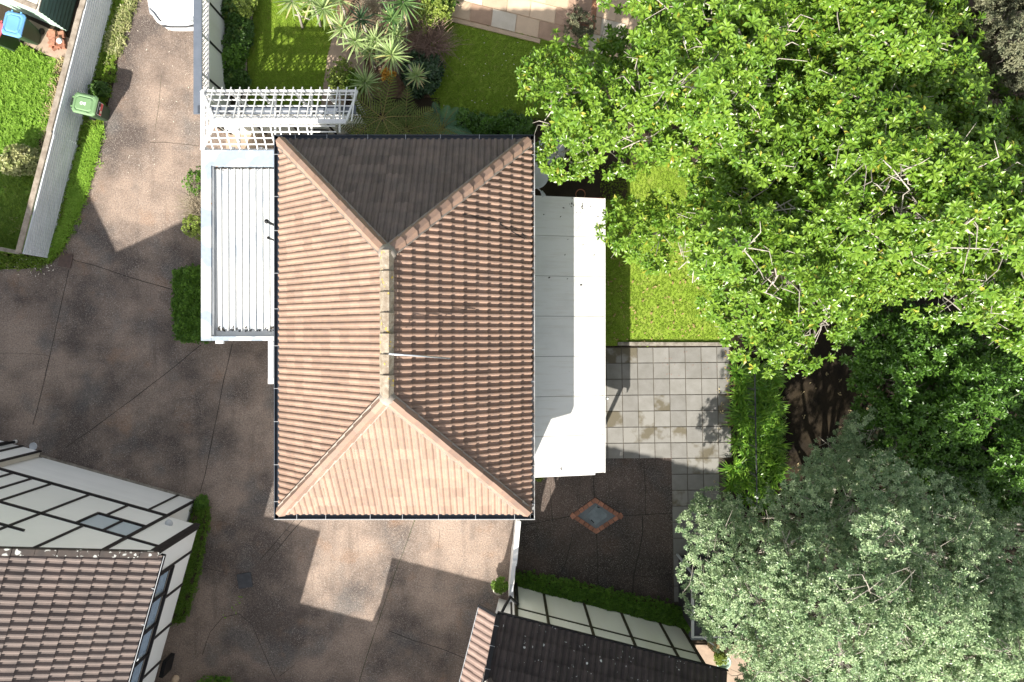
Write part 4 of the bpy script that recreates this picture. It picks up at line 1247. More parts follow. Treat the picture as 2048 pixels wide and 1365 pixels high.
bar("fascia", house, (X0 - .17, Y0 - .188, EH - .08), (X1 + .17, Y0 - .188, EH - .08), .012, .14, MAT['white'])
# leaf litter lying in the east gutter
lt = MB(); rr = random.Random(5)
for _ in range(160):
    y = rr.uniform(Y0, Y1) if rr.random() < .4 else rr.choice((2.2, 3.4, 4.6, -.5)) + rr.gauss(0, .45)
    y = min(max(y, Y0), Y1)
    c = Vector((X1 + GO + rr.uniform(.01, .09), y, EH - .045 + rr.uniform(0, .05)))
    a = rr.uniform(0, 6.28); l = rr.uniform(.03, .07)
    d1 = Vector((math.cos(a), math.sin(a), rr.uniform(-.3, .3))) * l; d2 = Vector((-math.sin(a), math.cos(a), .1)) * l * .5
    lt.add([c - d1, c - d2, c + d1, c + d2], [(0, 1, 2, 3)])
tag(lt.build("leaf_litter", MAT['litter']), "brown leaf litter lying in the white east gutter", "leaf litter", kind='stuff')
# canopy beam by the west wall
bar("beam", house, S(543, 683, 2.5), S(543, 757, 2.5), .16, .14, MAT['dish'])
bar("beam_end", house, S(543, 757, 2.5), S(543, 768, 2.5), .165, .145, MAT['white'])

# aerial boom and cable on the east slope
am = thing("aerial_mast", "thin white metal aerial boom lying out over the sunny tile slope", "aerial", S(780, 708, 7.62))
MB().tube([S(778, 708, 7.75), S(900, 717, 6.86)], [.022, .018], 8).build("boom", MAT['alu'], am, True)
pa, pb = S(778, 708, 7.75), S(900, 717, 6.86)
for t in (.02, .55):
    p = pa.lerp(pb, t)
    MB().tube([p, p - UP * (.12 if t < .3 else .33)], .014, 6).build("bracket", MAT['alu'], am)
cb = MB()
def roof_e(u, v, off):
    # point on the east slope below pixel u,v
    h = 6.0
    for _ in range(12):
        p = S(u, v, h); h = EH + (X1 - p.x) * math.tan(PIT) + off
    return S(u, v, h)
cb.tube([roof_e(u, v, .09) for u, v in ((925, 428), (960, 436), (990, 442), (1010, 455), (1035, 470), (1064, 487))], .012, 5)
cb.tube([roof_e(u, v, .09) for u, v in ((990, 442), (1020, 452), (1045, 468), (1066, 492))], .009, 5)
tag(cb.build("roof_cable", MAT['rubber']), "thin black cable trailing across the tiles towards the white gutter", "cable")

# ================================================================== LEAN-TO (white flat roof, east)
lean = thing("veranda", "long white flat veranda roof along the east side of the house", "veranda", S(1140, 670, 0))
hx0, hx1 = 2.62, 2.06
xl = X1 - WALL + .0
xr = S(1209, 500, hx1).x
yt = S(1140, 394, 2.3).y; yb = S(1140, 949, 2.3).y
ns = 7; r = random.Random(2)
ys = [yt, S(0, 473, 2.3).y, S(0, 553, 2.3).y, S(0, 633, 2.3).y, S(0, 713, 2.3).y, S(0, 793, 2.3).y, S(0, 872, 2.3).y, yb]
for i in range(7):
    a, b_ = ys[i] - .006, ys[i + 1] + .006
    dz = r.uniform(-.002, .004)
    mb = MB().add([(xl, b_, hx0 + dz), (xr, b_, hx1 + dz), (xr, a, hx1 + dz), (xl, a, hx0 + dz), (xl, b_, hx0 - .05), (xr, b_, hx1 - .05), (xr, a, hx1 - .05), (xl, a, hx0 - .05)],
                  [(0, 1, 2, 3), (7, 6, 5, 4), (0, 4, 5, 1), (1, 5, 6, 2), (2, 6, 7, 3), (3, 7, 4, 0)])
    mb.build("roof_sheet", MAT['flatroof'], lean)
bar("seam_backing", lean, (xl, yt - .02, hx0 - .075), (xl, yb + .02, hx0 - .075), .06, .04, MAT['batten'])
bar("fascia", lean, (xr + .012, yt, hx1 - .07), (xr + .012, yb, hx1 - .07), .024, .18, MAT['white'])
bar("gutter", lean, (xr - .05, yt, hx1 + .008), (xr - .05, yb, hx1 + .008), .012, .014, MAT['kerb'])
bar("fascia", lean, (xl, yb - .03, hx0 - .06), (xr - .3, yb - .03, hx1 + (hx0 - hx1) * .3 / (xr - xl) - .06), .06, .08, MAT['white'])
bar("trim", lean, (xr - .95, yt + .012, hx1 + .03), (xr, yt + .012, hx1 - .05), .025, .06, MAT['redlabel'])
for yy in (yt - .3, (yt + yb) / 2 + .5, (yt + yb) / 2 - 2.2, yb + .3):
    bar("post", lean, (xr - .12, yy, 0), (xr - .12, yy, hx1 - .06), .1, .1, MAT['white'], side=(1, 0, 0))
for yy in np.linspace(yt - .2, yb + .2, 9):
    bar("rafter", lean, (xl, yy, hx0 - .12), (xr - .02, yy, hx1 - .12), .05, .1, MAT['white'])
# white downpipe outside the post, whose shadow falls on the paving
MB().tube([(xr + .04, S(0, 800, 2).y, 0), (xr + .04, S(0, 800, 2).y, 1.7), (xr + .12, S(0, 797, 2).y, 1.95)], .04, 8).build("downpipe", MAT['white'], lean, True)
db = MB(); rr = random.Random(8)
spots = [(1145, 396), (1140, 408), (1148, 410), (1165, 412), (1127, 416), (1166, 416), (1183, 411), (1153, 425), (1161, 425), (1087, 431), (1121, 434), (1198, 431), (1136, 479), (1167, 489), (1130, 510), (1190, 509), (1098, 556), (1135, 558), (1163, 570), (1123, 940), (1122, 937), (1144, 407), (1143, 413), (1166, 406)]
for u, v in spots:
    k = rr.uniform(.022, .05); a = rr.uniform(0, 6.28)
    x = S(u, v, 2.35)
    z = hx0 + (hx1 - hx0) * (x.x - xl) / (xr - xl) + .012
    d1 = Vector((math.cos(a), math.sin(a), .1)) * k; d2 = Vector((-math.sin(a), math.cos(a), .0)) * k * .5
    db.add([x * 1 - d1 + Vector((0, 0, z - x.z)), x - d2 + Vector((0, 0, z - x.z)), x + d1 + Vector((0, 0, z - x.z + .01)), x + d2 + Vector((0, 0, z - x.z))], [(0, 1, 2, 3)])
tag(db.build("leaf_debris", MAT['debris']), "small dark leaf scraps scattered over the white veranda roof", "debris", kind='stuff')
tw = MB(); tw.tube([S(1103, 0, 0) * 0 + Vector((S(u, v, 2.35).x, S(u, v, 2.35).y, hx0 + (hx1 - hx0) * (S(u, v, 2.35).x - xl) / (xr - xl) + .012)) for u, v in ((1153, 462), (1158, 453), (1167, 445))], [.006, .005, .003], 4)
tag(tw.build("fallen_twig", MAT['barkd']), "thin curved twig lying on the white veranda roof", "twig")

dishT = thing("satellite_dish", "pale grey satellite dish half hidden under the east eaves", "dish", S(1068, 350, 2.4))
dc = S(1070, 351, 3.3)
ring = [(0, 0.0), (.14, .015), (.28, .06), (.38, .12), (.385, .11), (.28, .045), (.14, 0), (0, -.015)]
dm = MB().lathe(ring, (0, 0, 0), 20)
Rm = Matrix.Rotation(math.radians(18), 4, 'Y') @ Matrix.Rotation(math.radians(10), 4, 'X')
dm.v = [tuple(Rm @ Vector(v) + dc) for v in dm.v]
dm.build("reflector", MAT['dish'], dishT, True)
MB().tube([dc + Vector((.0, -.3, .02)), S(1083, 384, 3.1)], .018, 6).build("feed_arm", MAT['alu'], dishT)
e0 = S(1083, 383, 3.1); e1 = S(1088, 393, 3.1)
MB().tube([e0, e0.lerp(e1, .45), e0.lerp(e1, .5), e1], [.04, .045, .06, .06], 8).build("receiver", MAT['dish'], dishT)
MB().tube([dc + Vector((0, 0, -.02)), Vector((X1 - WALL, dc.y, 2.9))], .022, 6).build("mount", MAT['alu'], dishT)
hs = MB()
hc = S(1161, 389, 1.9)
hs.tube([hc + Vector((.145 * math.cos(a), .145 * math.sin(a), .03 * math.sin(a))) for a in np.linspace(0, 6.283, 21)], .013, 6, False)
tag(hs.build("hose_ring", MAT['copper'], None, True), "thin terracotta coloured hoop hanging at the north end of the veranda", "hoop")
tank = thing("water_tank", "large pale round tank under the leaves beside the north-east eaves", "tank", S(1108, 330, 0))
MB().lathe([(0.0, 1.5), (.3, 1.46), (.46, 1.36), (.5, 1.28), (.5, 0.0)], S(1094, 326, 0), 24).build("shell", MAT['dish'], tank, True)
MB().lathe([(0.0, 1.56), (.2, 1.55), (.22, 1.46)], S(1094, 326, 0), 14).build("lid", MAT['dish'], tank, True)

# ================================================================== CARPORT (white corrugated, west)
cpT = thing("carport", "white carport with corrugated iron roof and peeling blue-grey parapet", "carport", S(470, 490, 0))
hp = 2.6
cx0 = S(402, 0, hp).x; cx1 = X0 + WALL
cy1 = S(0, 301, hp).y; cy0 = S(0, 682, hp).y
pw_ = .37
def slab(name, x0, x1, y0, y1, z0, z1, mat, T):
    return MB().box(((x0 + x1) / 2, (y0 + y1) / 2, (z0 + z1) / 2), (x1 - x0, y1 - y0, z1 - z0)).build(name, mat, T)
slab("parapet", cx0, cx0 + pw_ - .07, cy0, cy1, hp - .42, hp, MAT['carport'], cpT)
slab("parapet", cx0 + pw_ - .067, cx1, cy1 - .46, cy1, hp - .42, hp + .004, MAT['carport'], cpT)
slab("parapet", cx0 + pw_ - .067, cx1, cy0, cy0 + .13, hp - .42, hp - .01, MAT['carport'], cpT)
slab("box_gutter", cx0 + pw_ - .05, cx1, cy0 + .133, cy0 + .42, hp - .3, hp - .2, MAT['white'], cpT)
slab("flashing", cx0 + pw_ - .064, cx0 + pw_ - .02, cy0 + .14, cy1 - .47, hp - .4, hp - .05, MAT['clip'], cpT)
# corrugated sheets: trapezoid ribs running north-south
xa, xb = cx0 + pw_ - .015, cx1
npit = 14; pit = (xb - xa) / npit
per_sheet = 4
k = 0; si = 0
while k < npit:
    m = min(per_sheet, npit - k)
    prof = []
    for q in range(m):
        x = xa + (k + q) * pit
        prof += [(x, .0), (x + pit * .80, 0.0), (x + pit * .83, .05), (x + pit * .96, .05)]
    prof.append((xa + (k + m) * pit, 0.0))
    n = len(prof); ya, yb_ = cy0 + .30, cy1 - .52
    vs = [(x, y, hp - .15 + z + (.0 if y == yb_ else -.05)) for y in (ya, yb_) for x, z in prof]
    vs2 = [(x, y, z - .01) for x, y, z in vs]
    fs = [(i, i + 1, n + i + 1, n + i) for i in range(n - 1)]
    mb = MB().add(vs, fs).add(vs2, [tuple(reversed(f)) for f in fs])
    mb.add([vs[i] for i in range(n)] + [vs2[i] for i in range(n)], [(i, n + i, n + i + 1, i + 1) for i in range(n - 1)])
    mb.build("roof_sheet", MAT['corr'], cpT)
    k += m; si += 1
gm = MB(); rr = random.Random(31)
for _ in range(150):
    x = rr.uniform(xa, xb); y = cy0 + .29 + abs(rr.gauss(0, .05)) if rr.random() < .75 else cy1 - .5 - abs(rr.gauss(0, .04))
    z = hp - .185 if y < cy0 + 1 else hp - .12
    k_ = rr.uniform(.015, .05); a_ = rr.uniform(0, 6.28)
    d1 = Vector((math.cos(a_), math.sin(a_), .1)) * k_; d2 = Vector((-math.sin(a_), math.cos(a_), .1)) * k_ * .6
    c_ = Vector((x, y, z + .01))
    gm.add([c_ - d1, c_ - d2, c_ + d1, c_ + d2], [(0, 1, 2, 3)])
gm.build("roof_grime", MAT['debris'], cpT, kind='stuff')
slab("wall", cx0 + .04, cx0 + .16, cy0 + .06, cy1 - .06, 0, hp - .42, MAT['panel'], cpT)
slab("wall", cx0 + .16, cx1, cy1 - .16, cy1 - .06, 0, hp - .42, MAT['panel'], cpT)
bar("beam", cpT, (cx0 + .1, cy0 + .1, hp - .5), (cx1, cy0 + .1, hp - .5), .1, .16, MAT['white'])
slab("post", cx0 + .05, cx0 + .16, cy0 + .02, cy0 + .058, 0, hp - .42, MAT['white'], cpT)
slab("gutter_spout", S(431, 0, 2.4).x, S(446, 0, 2.4).x, cy0 - .09, cy0 - .003, hp - .3, hp - .2, MAT['white'], cpT)
for i, (u, v, h) in enumerate(((533, 443, 3.7), (536.5, 476, 3.45))):
    p = S(u, v, h)
    t = thing("vent_pipe", ("thicker black vent pipe with domed cap above the carport roof", "thinner black vent pipe standing south of the capped one on the carport")[i], "vent pipe",
              (p.x, p.y, hp - .15), "vent pipes over the carport")
    rr_ = (.04, .028)[i]
    MB().tube([(p.x, p.y, hp - .2), p], rr_, 10).build("pipe", MAT['gutterb'], t, True)
    MB().lathe([(0, .05), (rr_ * 1.1, .04), (rr_ * 1.7, 0), (rr_ * 1.7, -.03), (rr_, -.03)], p, 10).build("cowl", MAT['gutterb'], t, True)

# ================================================================== TRELLIS PERGOLA
pg = thing("pergola", "white hipped trellis pergola north of the carport", "pergola", S(560, 250, 0))
he, hr = 2.5, 3.08
def PP(x, y, h): return Gd(x, y, h)
ex0, ex1, rx0, rx1 = -535.0, -258.0, -498.0, -270.0
yN, yR, yS = -436.0, -371.0, -331.0
TW = MAT['trellis']
bar("ridge_beam", pg, PP(rx0 - 4, yR, hr), PP(rx1, yR, hr), .13, .10, TW)
bar("eaves_beam", pg, PP(ex0, yN, he), PP(ex1, yN, he), .07, .07, TW)
bar("eaves_beam", pg, PP(ex0, yS, he), PP(-330, yS, he), .06, .07, TW)
bar("eaves_beam", pg, PP(ex0, yN, he), PP(ex0, yS, he), .06, .07, TW)
bar("hip_rafter", pg, PP(ex0, yN, he), PP(rx0, yR, hr), .10, .07, TW)
bar("hip_rafter", pg, PP(ex0, yS, he), PP(rx0, yR, hr), .10, .07, TW)
bar("end_rafter", pg, PP(ex1, yN, he), PP(rx1, yR, hr), .06, .06, TW)
nb = 18
for i in range(nb):
    x = ex0 + 6 + (ex1 - ex0 - 8) * i / (nb - 1)
    f = min(1.0, max(0.0, (x - ex0) / (rx0 - ex0)))
    a = PP(x, yN - 6, he - .05 + .05); b_ = PP(x, yN + (yR - yN) * f, he + (hr - he) * f)
    bar("slat", pg, a + UP * .05, b_ + UP * .045, .034, .025, TW)
    if x < -332:
        b2 = PP(x, yS + (yR - yS) * f, he + (hr - he) * f)
        bar("slat", pg, PP(x, yS, he) + UP * .05, b2 + UP * .045, .034, .025, TW)
for k in (.12, .3, .5, .68, .86):
    x0_ = ex0 + (rx0 - ex0) * k
    bar("slat", pg, PP(x0_, yN + (yR - yN) * k, he + (hr - he) * k) + UP * .02, PP(ex1 + (rx1 - ex1) * k, yN + (yR - yN) * k, he + (hr - he) * k) + UP * .02, .032, .025, TW)
for k in (.2, .42, .64, .84):
    x0_ = ex0 + (rx0 - ex0) * k
    bar("slat", pg, PP(x0_, yS + (yR - yS) * k, he + (hr - he) * k) + UP * .02, PP(-290, yS + (yR - yS) * k, he + (hr - he) * k) + UP * .02, .032, .025, TW)
for k in (.22, .46, .7):
    bar("slat", pg, PP(ex0 + (rx0 - ex0) * k, yN + (yR - yN) * k, he + (hr - he) * k), PP(ex0 + (rx0 - ex0) * k, yS + (yR - yS) * k, he + (hr - he) * k), .045, .03, TW)
for i in range(7):
    y = yN + 8 + (yS - yN - 14) * i / 6
    f = (y - yN) / (yR - yN) if y < yR else (yS - y) / (yS - yR)
    bar("slat", pg, PP(ex0, y, he) + UP * .02, PP(ex0 + (rx0 - ex0) * f, y, he + (hr - he) * f) + UP * .02, .032, .025, TW)
for x in (-529, -480, -430, -366, -310, -268):
    for y in (yN + 4, yS - 3):
        if y > yR and x > -340: continue
        bar("post", pg, PP(x, y, 0), PP(x, y, he), .085, .085, TW, side=(1, 0, 0))
for x in (-470, -405, -340, -290):
    bar("tie_beam", pg, PP(x, yN, he - .06), PP(x, yS if x < -335 else yR + 8, he - .06), .05, .09, TW)

# ================================================================== LATTICE FENCES (L shape round the garden)
def lattice_panel(T, a, b_, z0, z1, mat, step=.105):
    """diagonal lattice between two posts, real crossing laths"""
    a, b_ = Vector(a), Vector(b_); L = (b_ - a).length; d_ = (b_ - a).normalized(); n = Vector((-d_.y, d_.x, 0)); hh = z1 - z0
    mb = MB()
    s_ = -hh
    while s_ < L:
        for sgn in (1, -1):
            t0, t1 = max(0, -s_), min(hh, L - s_)
            if t1 - t0 > .03:
                zz0, zz1 = (z0 + t0, z0 + t1) if sgn > 0 else (z1 - t0, z1 - t1)
                o = n * .009 * sgn
                mb.bar(a + d_ * (s_ + t0) + UP * zz0 + o, a + d_ * (s_ + t1) + UP * zz1 + o, .012, .032)
        s_ += step * 1.414
    mb.build("lattice_panel", mat, T, kind='stuff')

def tudor_fence(name, label, a, b_, top, latt0, T=None):
    """white sheeted fence with dark battens, diamond lattice above and a wide grey capping"""
    a, b_ = Vector(a), Vector(b_)
    t = thing(name, label, "fence", (a + b_) / 2, "tall lattice-topped fences round the garden")
    d_ = (b_ - a).normalized(); n = Vector((-d_.y, d_.x, 0)); L = (b_ - a).length
    nbay = max(1, round(L / 1.2))
    for i in range(nbay):
        p = a + d_ * L * i / nbay; q = a + d_ * L * (i + 1) / nbay
        bar("wall_panel", t, p + d_ * .01 + UP * latt0 / 2, q - d_ * .01 + UP * latt0 / 2, .10, latt0, MAT['panelg'], side=n)
        lattice_panel(t, p + d_ * .04, q - d_ * .04, latt0 + .04, top - .05, MAT['white'])
        for s_ in (1, -1):
            bar("batten", t, p + n * .058 * s_ + UP * .02, p + n * .058 * s_ + UP * latt0, .07, .02, MAT['batten'], side=d_)
        bar("post", t, p + UP * latt0, p + UP * (top - .03), .07, .07, MAT['white'], side=n)
    bar("rail", t, a + UP * (latt0 + .02), b_ + UP * (latt0 + .02), .12, .05, MAT['white'])
    bar("capping", t, a - d_ * .1 + UP * top, b_ + UP * top, .25, .05, MAT['capping'])
    return t
tudor_fence("lattice_fence", "tall white fence with grey capping beside the white car", Gd(-546, -404), Gd(-546, -760), 2.35, 1.66)
tudor_fence("lattice_fence", "tall white lattice-topped fence under the white trellis pergola", Gd(-540, -406), Gd(-262, -406), 2.35, 1.66)

# things on the terrace below the pergola
tt = thing("timber_bench", "low tan timber bench standing below the trellis pergola", "bench", Gd(-470, -345))
for k in range(3):
    bar("seat_slat", tt, Gd(-498, -352 + 9 * k, .42), Gd(-446, -352 + 9 * k, .42), .13, .035, MAT['flag'])
for x in (-494, -450):
    for y in (-352, -334):
        bar("leg", tt, Gd(x, y, 0), Gd(x, y, .40), .06, .06, MAT['timber'], side=(1, 0, 0))
tb = thing("folded_table", "dark folded table leaning below the trellis pergola", "table", Gd(-360, -392))
bar("table_top", tb, Gd(-376, -390, .6), Gd(-340, -386, .6), .5, .035, MAT['charcoal'])
for x in (-372, -344):
    bar("leg", tb, Gd(x, -388, 0), Gd(x, -388, .58), .05, .05, MAT['charcoal'], side=(1, 0, 0))

# ================================================================== LOW CORRUGATED FENCE (west)
ft = 1.22
cf = thing("corrugated_fence", "low grey fence of lengthwise corrugated iron with weathered timber capping", "fence", S(160, 260))
def fb(v):  # foot of the fence at photo row v
    return S(227 - .256 * v, v)
seg = [-80, 30, 262, 290, 517]
P0, P1 = fb(-120), fb(516)
fd = (P1 - P0).normalized(); fn = Vector((-fd.y, fd.x, 0))
if fn.x < 0: fn = -fn
nrib = 12
sheets = [(-120, 40), (40, 290), (290, 516)]
for k, (va, vb) in enumerate(sheets):
    a, b_ = fb(va), fb(vb)
    off = .012 * (k - 1)
    prof = []
    for i in range(nrib):
        z = ft * i / nrib; dz = ft / nrib
        x = off + (.02 if k == 2 else 0)
        prof += [(x + .03, z), (x + .03, z + dz * .52), (x - .015, z + dz * .62), (x - .015, z + dz * .92)]
    prof.append((x + .03, ft))
    n = len(prof)
    vs = [p + fn * x + UP * z for p in (a, b_) for x, z in prof]
    fs = [(i, n + i, n + i + 1, i + 1) for i in range(n - 1)]
    mb = MB().add(vs, fs)
    mb.add([v - fn * .012 for v in vs], [tuple(reversed(f)) for f in fs])
    mb.build("iron_sheet", MAT['iron'], cf)
for k, (va, vb) in enumerate([(-120, 55), (55, 288), (288, 516)]):
    a, b_ = fb(va), fb(vb)
    o = -fn * (.09 + .02 * (k % 2))
    bar("capping", cf, a + o + UP * (ft + .02), b_ + o + UP * (ft + .02 + .012 * k), .17, .05, MAT['timber'])
    m = int((b_ - a).length / 1.4) + 1
    for q in range(m):
        p = a.lerp(b_, q / m) - fn * .08
        bar("post", cf, p, p + UP * ft, .1, .1, MAT['timber'], side=fn)
rt = thing("boundary_fence", "low white-topped fence closing the foot of the grassy yard", "fence", S(-20, 505))
a = P1 - fn * .1; b_ = a + Vector((-2.6, .52, 0))
bar("capping", rt, a + UP * 1.2, b_ + UP * 1.2, .12, .06, MAT['kerb'])
bar("panel", rt, a + UP * .6, b_ + UP * .6, .05, 1.14, MAT['timber'])

# shed in the corner
sh = thing("garden_shed", "small green corrugated shed behind the rubbish bins", "shed", S(136, 63))
c0 = S(137, 64); wd = Vector((-.92, .385, 0)); nd_ = Vector((.25, .97, 0)); hs_ = 1.45
def corr_wall(T, a, d_, L, h, out, ribs, mat, horiz=True):
    vs, fs = [], []
    n = ribs * 2 + 1
    for i in range(n):
        z = h * i / (n - 1); o = out * (.02 if i % 2 else 0)
        vs += [a + o + UP * z, a + d_ * L + o + UP * z]
    fs = [(2 * i, 2 * i + 1, 2 * i + 3, 2 * i + 2) for i in range(n - 1)]
    return MB().add(vs, fs).build("iron_wall", mat, T)
corr_wall(sh, c0, wd, 3.2, hs_, Vector((-.385, -.92, 0)), 9, MAT['shedg'])
corr_wall(sh, c0, nd_, 3.0, hs_, Vector((.97, -.25, 0)), 9, MAT['shedd'])
q0, q1, q2, q3 = c0, c0 + wd * 3.2, c0 + wd * 3.2 + nd_ * 3.0, c0 + nd_ * 3.0
MB().prism([(p.x, p.y) for p in ((q0, q3, q2, q1))], hs_ + .02, hs_ + .06).build("roof", MAT['cream'], sh)
for k in range(5):
    o = nd_ * (.06 + .17 * k)
    bar("roof_board", sh, q0 + o + wd * .05 + UP * (hs_ + .085), q1 + o + UP * (hs_ + .085), .15, .035, MAT['timber'] if k != 1 else MAT['cream'])
bar("fascia", sh, q0 + UP * (hs_ - .02), q1 + UP * (hs_ - .02), .05, .12, MAT['cream'])

# wheelie bins ------------------------------------------------------------------
def wheelie_bin(label, loc, rz, body, lid, printed=False, tilt=0.0):
    t = thing("wheelie_bin", label, "rubbish bin", loc, "wheelie bins", rz)
    # tapered body, front = +x
    def ring(z, hx, hy, ch, ox=0.0):
        p = [(-hx, -hy + ch), (-hx + ch, -hy), (hx - ch, -hy), (hx, -hy + ch), (hx, hy - ch), (hx - ch, hy), (-hx + ch, hy), (-hx, hy - ch)]
        return [(x + ox, y, z) for x, y in p]
    def loft(rings, capb=True, capt=True):
        mb = MB(); vs = [v for r_ in rings for v in r_]; n = 8
        fs = [(i * n + k, i * n + (k + 1) % n, (i + 1) * n + (k + 1) % n, (i + 1) * n + k) for i in range(len(rings) - 1) for k in range(n)]
        if capb: fs.append(tuple(range(n - 1, -1, -1)))
        if capt: fs.append(tuple((len(rings) - 1) * n + k for k in range(n)))
        return mb.add(vs, fs)
    loft([ring(.04, .24, .22, .05), ring(.5, .29, .255, .05), ring(.93, .335, .285, .05), ring(.93, .36, .31, .05), ring(.98, .36, .31, .05)]).build("body", body, t)
    loft([ring(.985, .385, .33, .07, .01), ring(1.02, .385, .33, .08, .01), ring(1.05, .345, .285, .08, .01), ring(1.055, .30, .245, .07, .0), ring(1.035, .275, .22, .06, 0), ring(1.06, .24, .185, .06, -.01)]).build("lid", lid, t)
    MB().tube([(-.40, -.2, .98), (-.44, -.17, .99), (-.44, .17, .99), (-.40, .2, .98)], .016, 6).build("handle", body, t)
    for s_ in (-1, 1):
        MB().tube([(-.24, s_ * .22, .1), (-.24, s_ * .28, .1)], .1, 14).build("wheel", MAT['rubber'], t)
        bar("hinge", t, (-.35, s_ * .15, 1.0), (-.43, s_ * .15, 1.0), .05, .04, lid)
        bar("lid_slot", t, (.14, s_ * .26, 1.052), (.24, s_ * .26, 1.052), .012, .008, MAT['rubber'])
    if printed:
        bar("sticker", t, (.352, -.2, .76), (.352, .2, .76), .006, .24, MAT['whitelabel'], side=(1, 0, 0))
        bar("sticker", t, (.354, -.19, .81), (.354, .19, .81), .007, .11, MAT['darklabel'], side=(1, 0, 0))
        bar("sticker", t, (.356, -.19, .705), (.356, .19, .705), .007, .11, MAT['redlabel'], side=(1, 0, 0))
        bar("sticker", t, (.358, -.03, .78), (.358, .07, .78), .008, .05, MAT['dish'], side=(1, 0, 0))
        bar("sticker", t, (.359, -.13, .70), (.359, -.04, .70), .009, .07, MAT['flagpale'], side=(1, 0, 0))
        # printed emblem on the lid: a triangular loop of arrows and a small figure
        mb = MB()
        for k in range(3):
            a0, a1 = math.radians(90 + 120 * k + 14), math.radians(90 + 120 * k + 106)
            mb.bar((-.075 + .05 * math.cos(a0), .0 + .05 * math.sin(a0), 1.064), (-.075 + .05 * math.cos(a1), .05 * math.sin(a1), 1.064), .022, .004)
        mb.box((.02, 0, 1.064), (.07, .06, .004)); mb.box((.045, .0, 1.0645), (.03, .10, .004)); mb.box((.0, .028, 1.065), (.05, .018, .004))
        mb.build("lid_print", MAT['whitelabel'], t)
    return t
wheelie_bin("green wheelie bin with white lid print standing by the driveway fence", S(206, 229), math.radians(-13), MAT['bindark'], MAT['bingreen'], True)
wheelie_bin("blue-lidded dark green wheelie bin in front of the shed", S(70, 76), math.radians(-104), MAT['bindark'], MAT['binblue'])
wheelie_bin("red-lidded wheelie bin cut off by the picture edge", S(28, 88), math.radians(-118), MAT['bindark'], MAT['binred'])

# brick heap by the shed: each brick its own thing
r = random.Random(4)
bme = MB().box((0, 0, 0), (.23, .11, .075)).mesh("brick", MAT['brick'])
lb = ["orange brick lying flat", "dark red brick turned sideways", "upright orange brick", "broken brown brick"]
k = 0
hp_ = thing("brick_heap", "loose heap of orange bricks between the bins and the fence", "bricks", S(115, 78))
for lay, cnt in ((0, 15), (1, 11), (2, 6)):
    for i in range(cnt):
        u = 118 + r.uniform(-15, 13) * (1 - .18 * lay); v = 80 + r.uniform(-15, 17) * (1 - .2 * lay)
        Mx = Matrix.Translation(S(u, v) + UP * (.045 + .082 * lay)) @ Matrix.Rotation(r.uniform(0, 3.14), 4, 'Z') @ Matrix.Rotation(r.gauss(0, .15), 4, 'X')
        place("brick", bme, hp_, Mx)
bp = MB().lathe([(0, .05), (.06, .045), (.1, .015), (.1, 0)], S(119, 82, .36), 10)
tag(bp.build("plastic_bag", MAT['white'], None, True), "small white plastic bag on top of the brick heap", "bag")

# white car ------------------------------------------------------------------------
car = thing("parked_car", "white car parked nose-down at the top of the driveway", "car", S(352, -60))
cw, cl = .90, 4.3
nose = S(0, 53, .55).y; cxm = S(350, 0, .7).x + .06
def carp(x, y, z): return Vector((cxm + x, nose + y, z))
NU, NV = 14, 22
grid = []
for j in range(NV + 1):
    t = j / NV
    y = cl * (t ** 1.6) if t < 1 else cl
    hw = cw * min(1.0, (1 - max(0, 1 - y / .75) ** 2.4) ** .5 * .38 + .62) if y < .75 else cw
    row = []
    for i in range(NU + 1):
        s_ = -1 + 2 * i / NU
        x = hw * (math.copysign(abs(s_) ** .8, s_))
        edge = abs(s_)
        bow = .30 * (s_ ** 4) * math.exp(-y / .6)
        if y < 1.25: z = .70 + .26 * (1 - math.exp(-y / .28)) + .05 * y
        elif y < 2.0: z = 1.02 + (y - 1.25) * .55
        else: z = 1.43 + .03 * math.sin((y - 2) / 2.3 * math.pi)
        z -= .10 * edge ** 5 + (.06 * edge ** 2 if y < 1.25 else .10 * edge ** 2)
        if .35 < edge < .72 and y < 1.2: z -= .0
        row.append(carp(x, y + bow * .55, z))
    grid.append(row)
vs = [p for row in grid for p in row]; W_ = NU + 1
fs = [(j * W_ + i, j * W_ + i + 1, (j + 1) * W_ + i + 1, (j + 1) * W_ + i) for j in range(NV) for i in range(NU)]
mb = MB().add(vs, fs)
rim = [grid[j][0] for j in range(NV, -1, -1)] + grid[0][1:-1] + [grid[j][NU] for j in range(NV + 1)]
lvl = [[Vector((p.x + (p.x - cxm) * k, p.y - dy * math.exp(-(p.y - nose) / .5), z)) for p in rim] for k, dy, z in ((.04, .06, .55), (.05, .09, .42), (.0, .02, .22))]
rows_ = [rim] + lvl
n = len(rim); vv = [p for rw in rows_ for p in rw]
ff = [(a * n + i, (a + 1) * n + i, (a + 1) * n + i + 1, a * n + i + 1) for a in range(3) for i in range(n - 1)]
mb.add(vv, ff)
mb.build("body", MAT['car'], car, True)
def on_body(x, y, dz=.012):
    best = min(vs, key=lambda p: (p.x - cxm - x) ** 2 + (p.y - nose - y) ** 2)
    return carp(x, y, best.z + dz)
for s_ in (-1, 1):
    MB().tube([on_body(s_ * .30, .16), on_body(s_ * .40, .7), on_body(s_ * .47, 1.2)], .007, 4).build("bonnet_crease", MAT['lamp'], car)
    q = [carp(s_ * .52, .06, .80), carp(s_ * .83, .30, .80), carp(s_ * .86, .48, .83), carp(s_ * .66, .27, .90)]
    MB().add(q + [p - UP * .1 for p in q], [(0, 1, 2, 3), (0, 1, 5, 4), (1, 2, 6, 5)]).build("headlight", MAT['lamp'], car)
    for yy in (.85, 3.45):
        MB().tube([carp(s_ * .72, yy, .32), carp(s_ * .93, yy, .32)], .32, 18).build("wheel", MAT['rubber'], car)
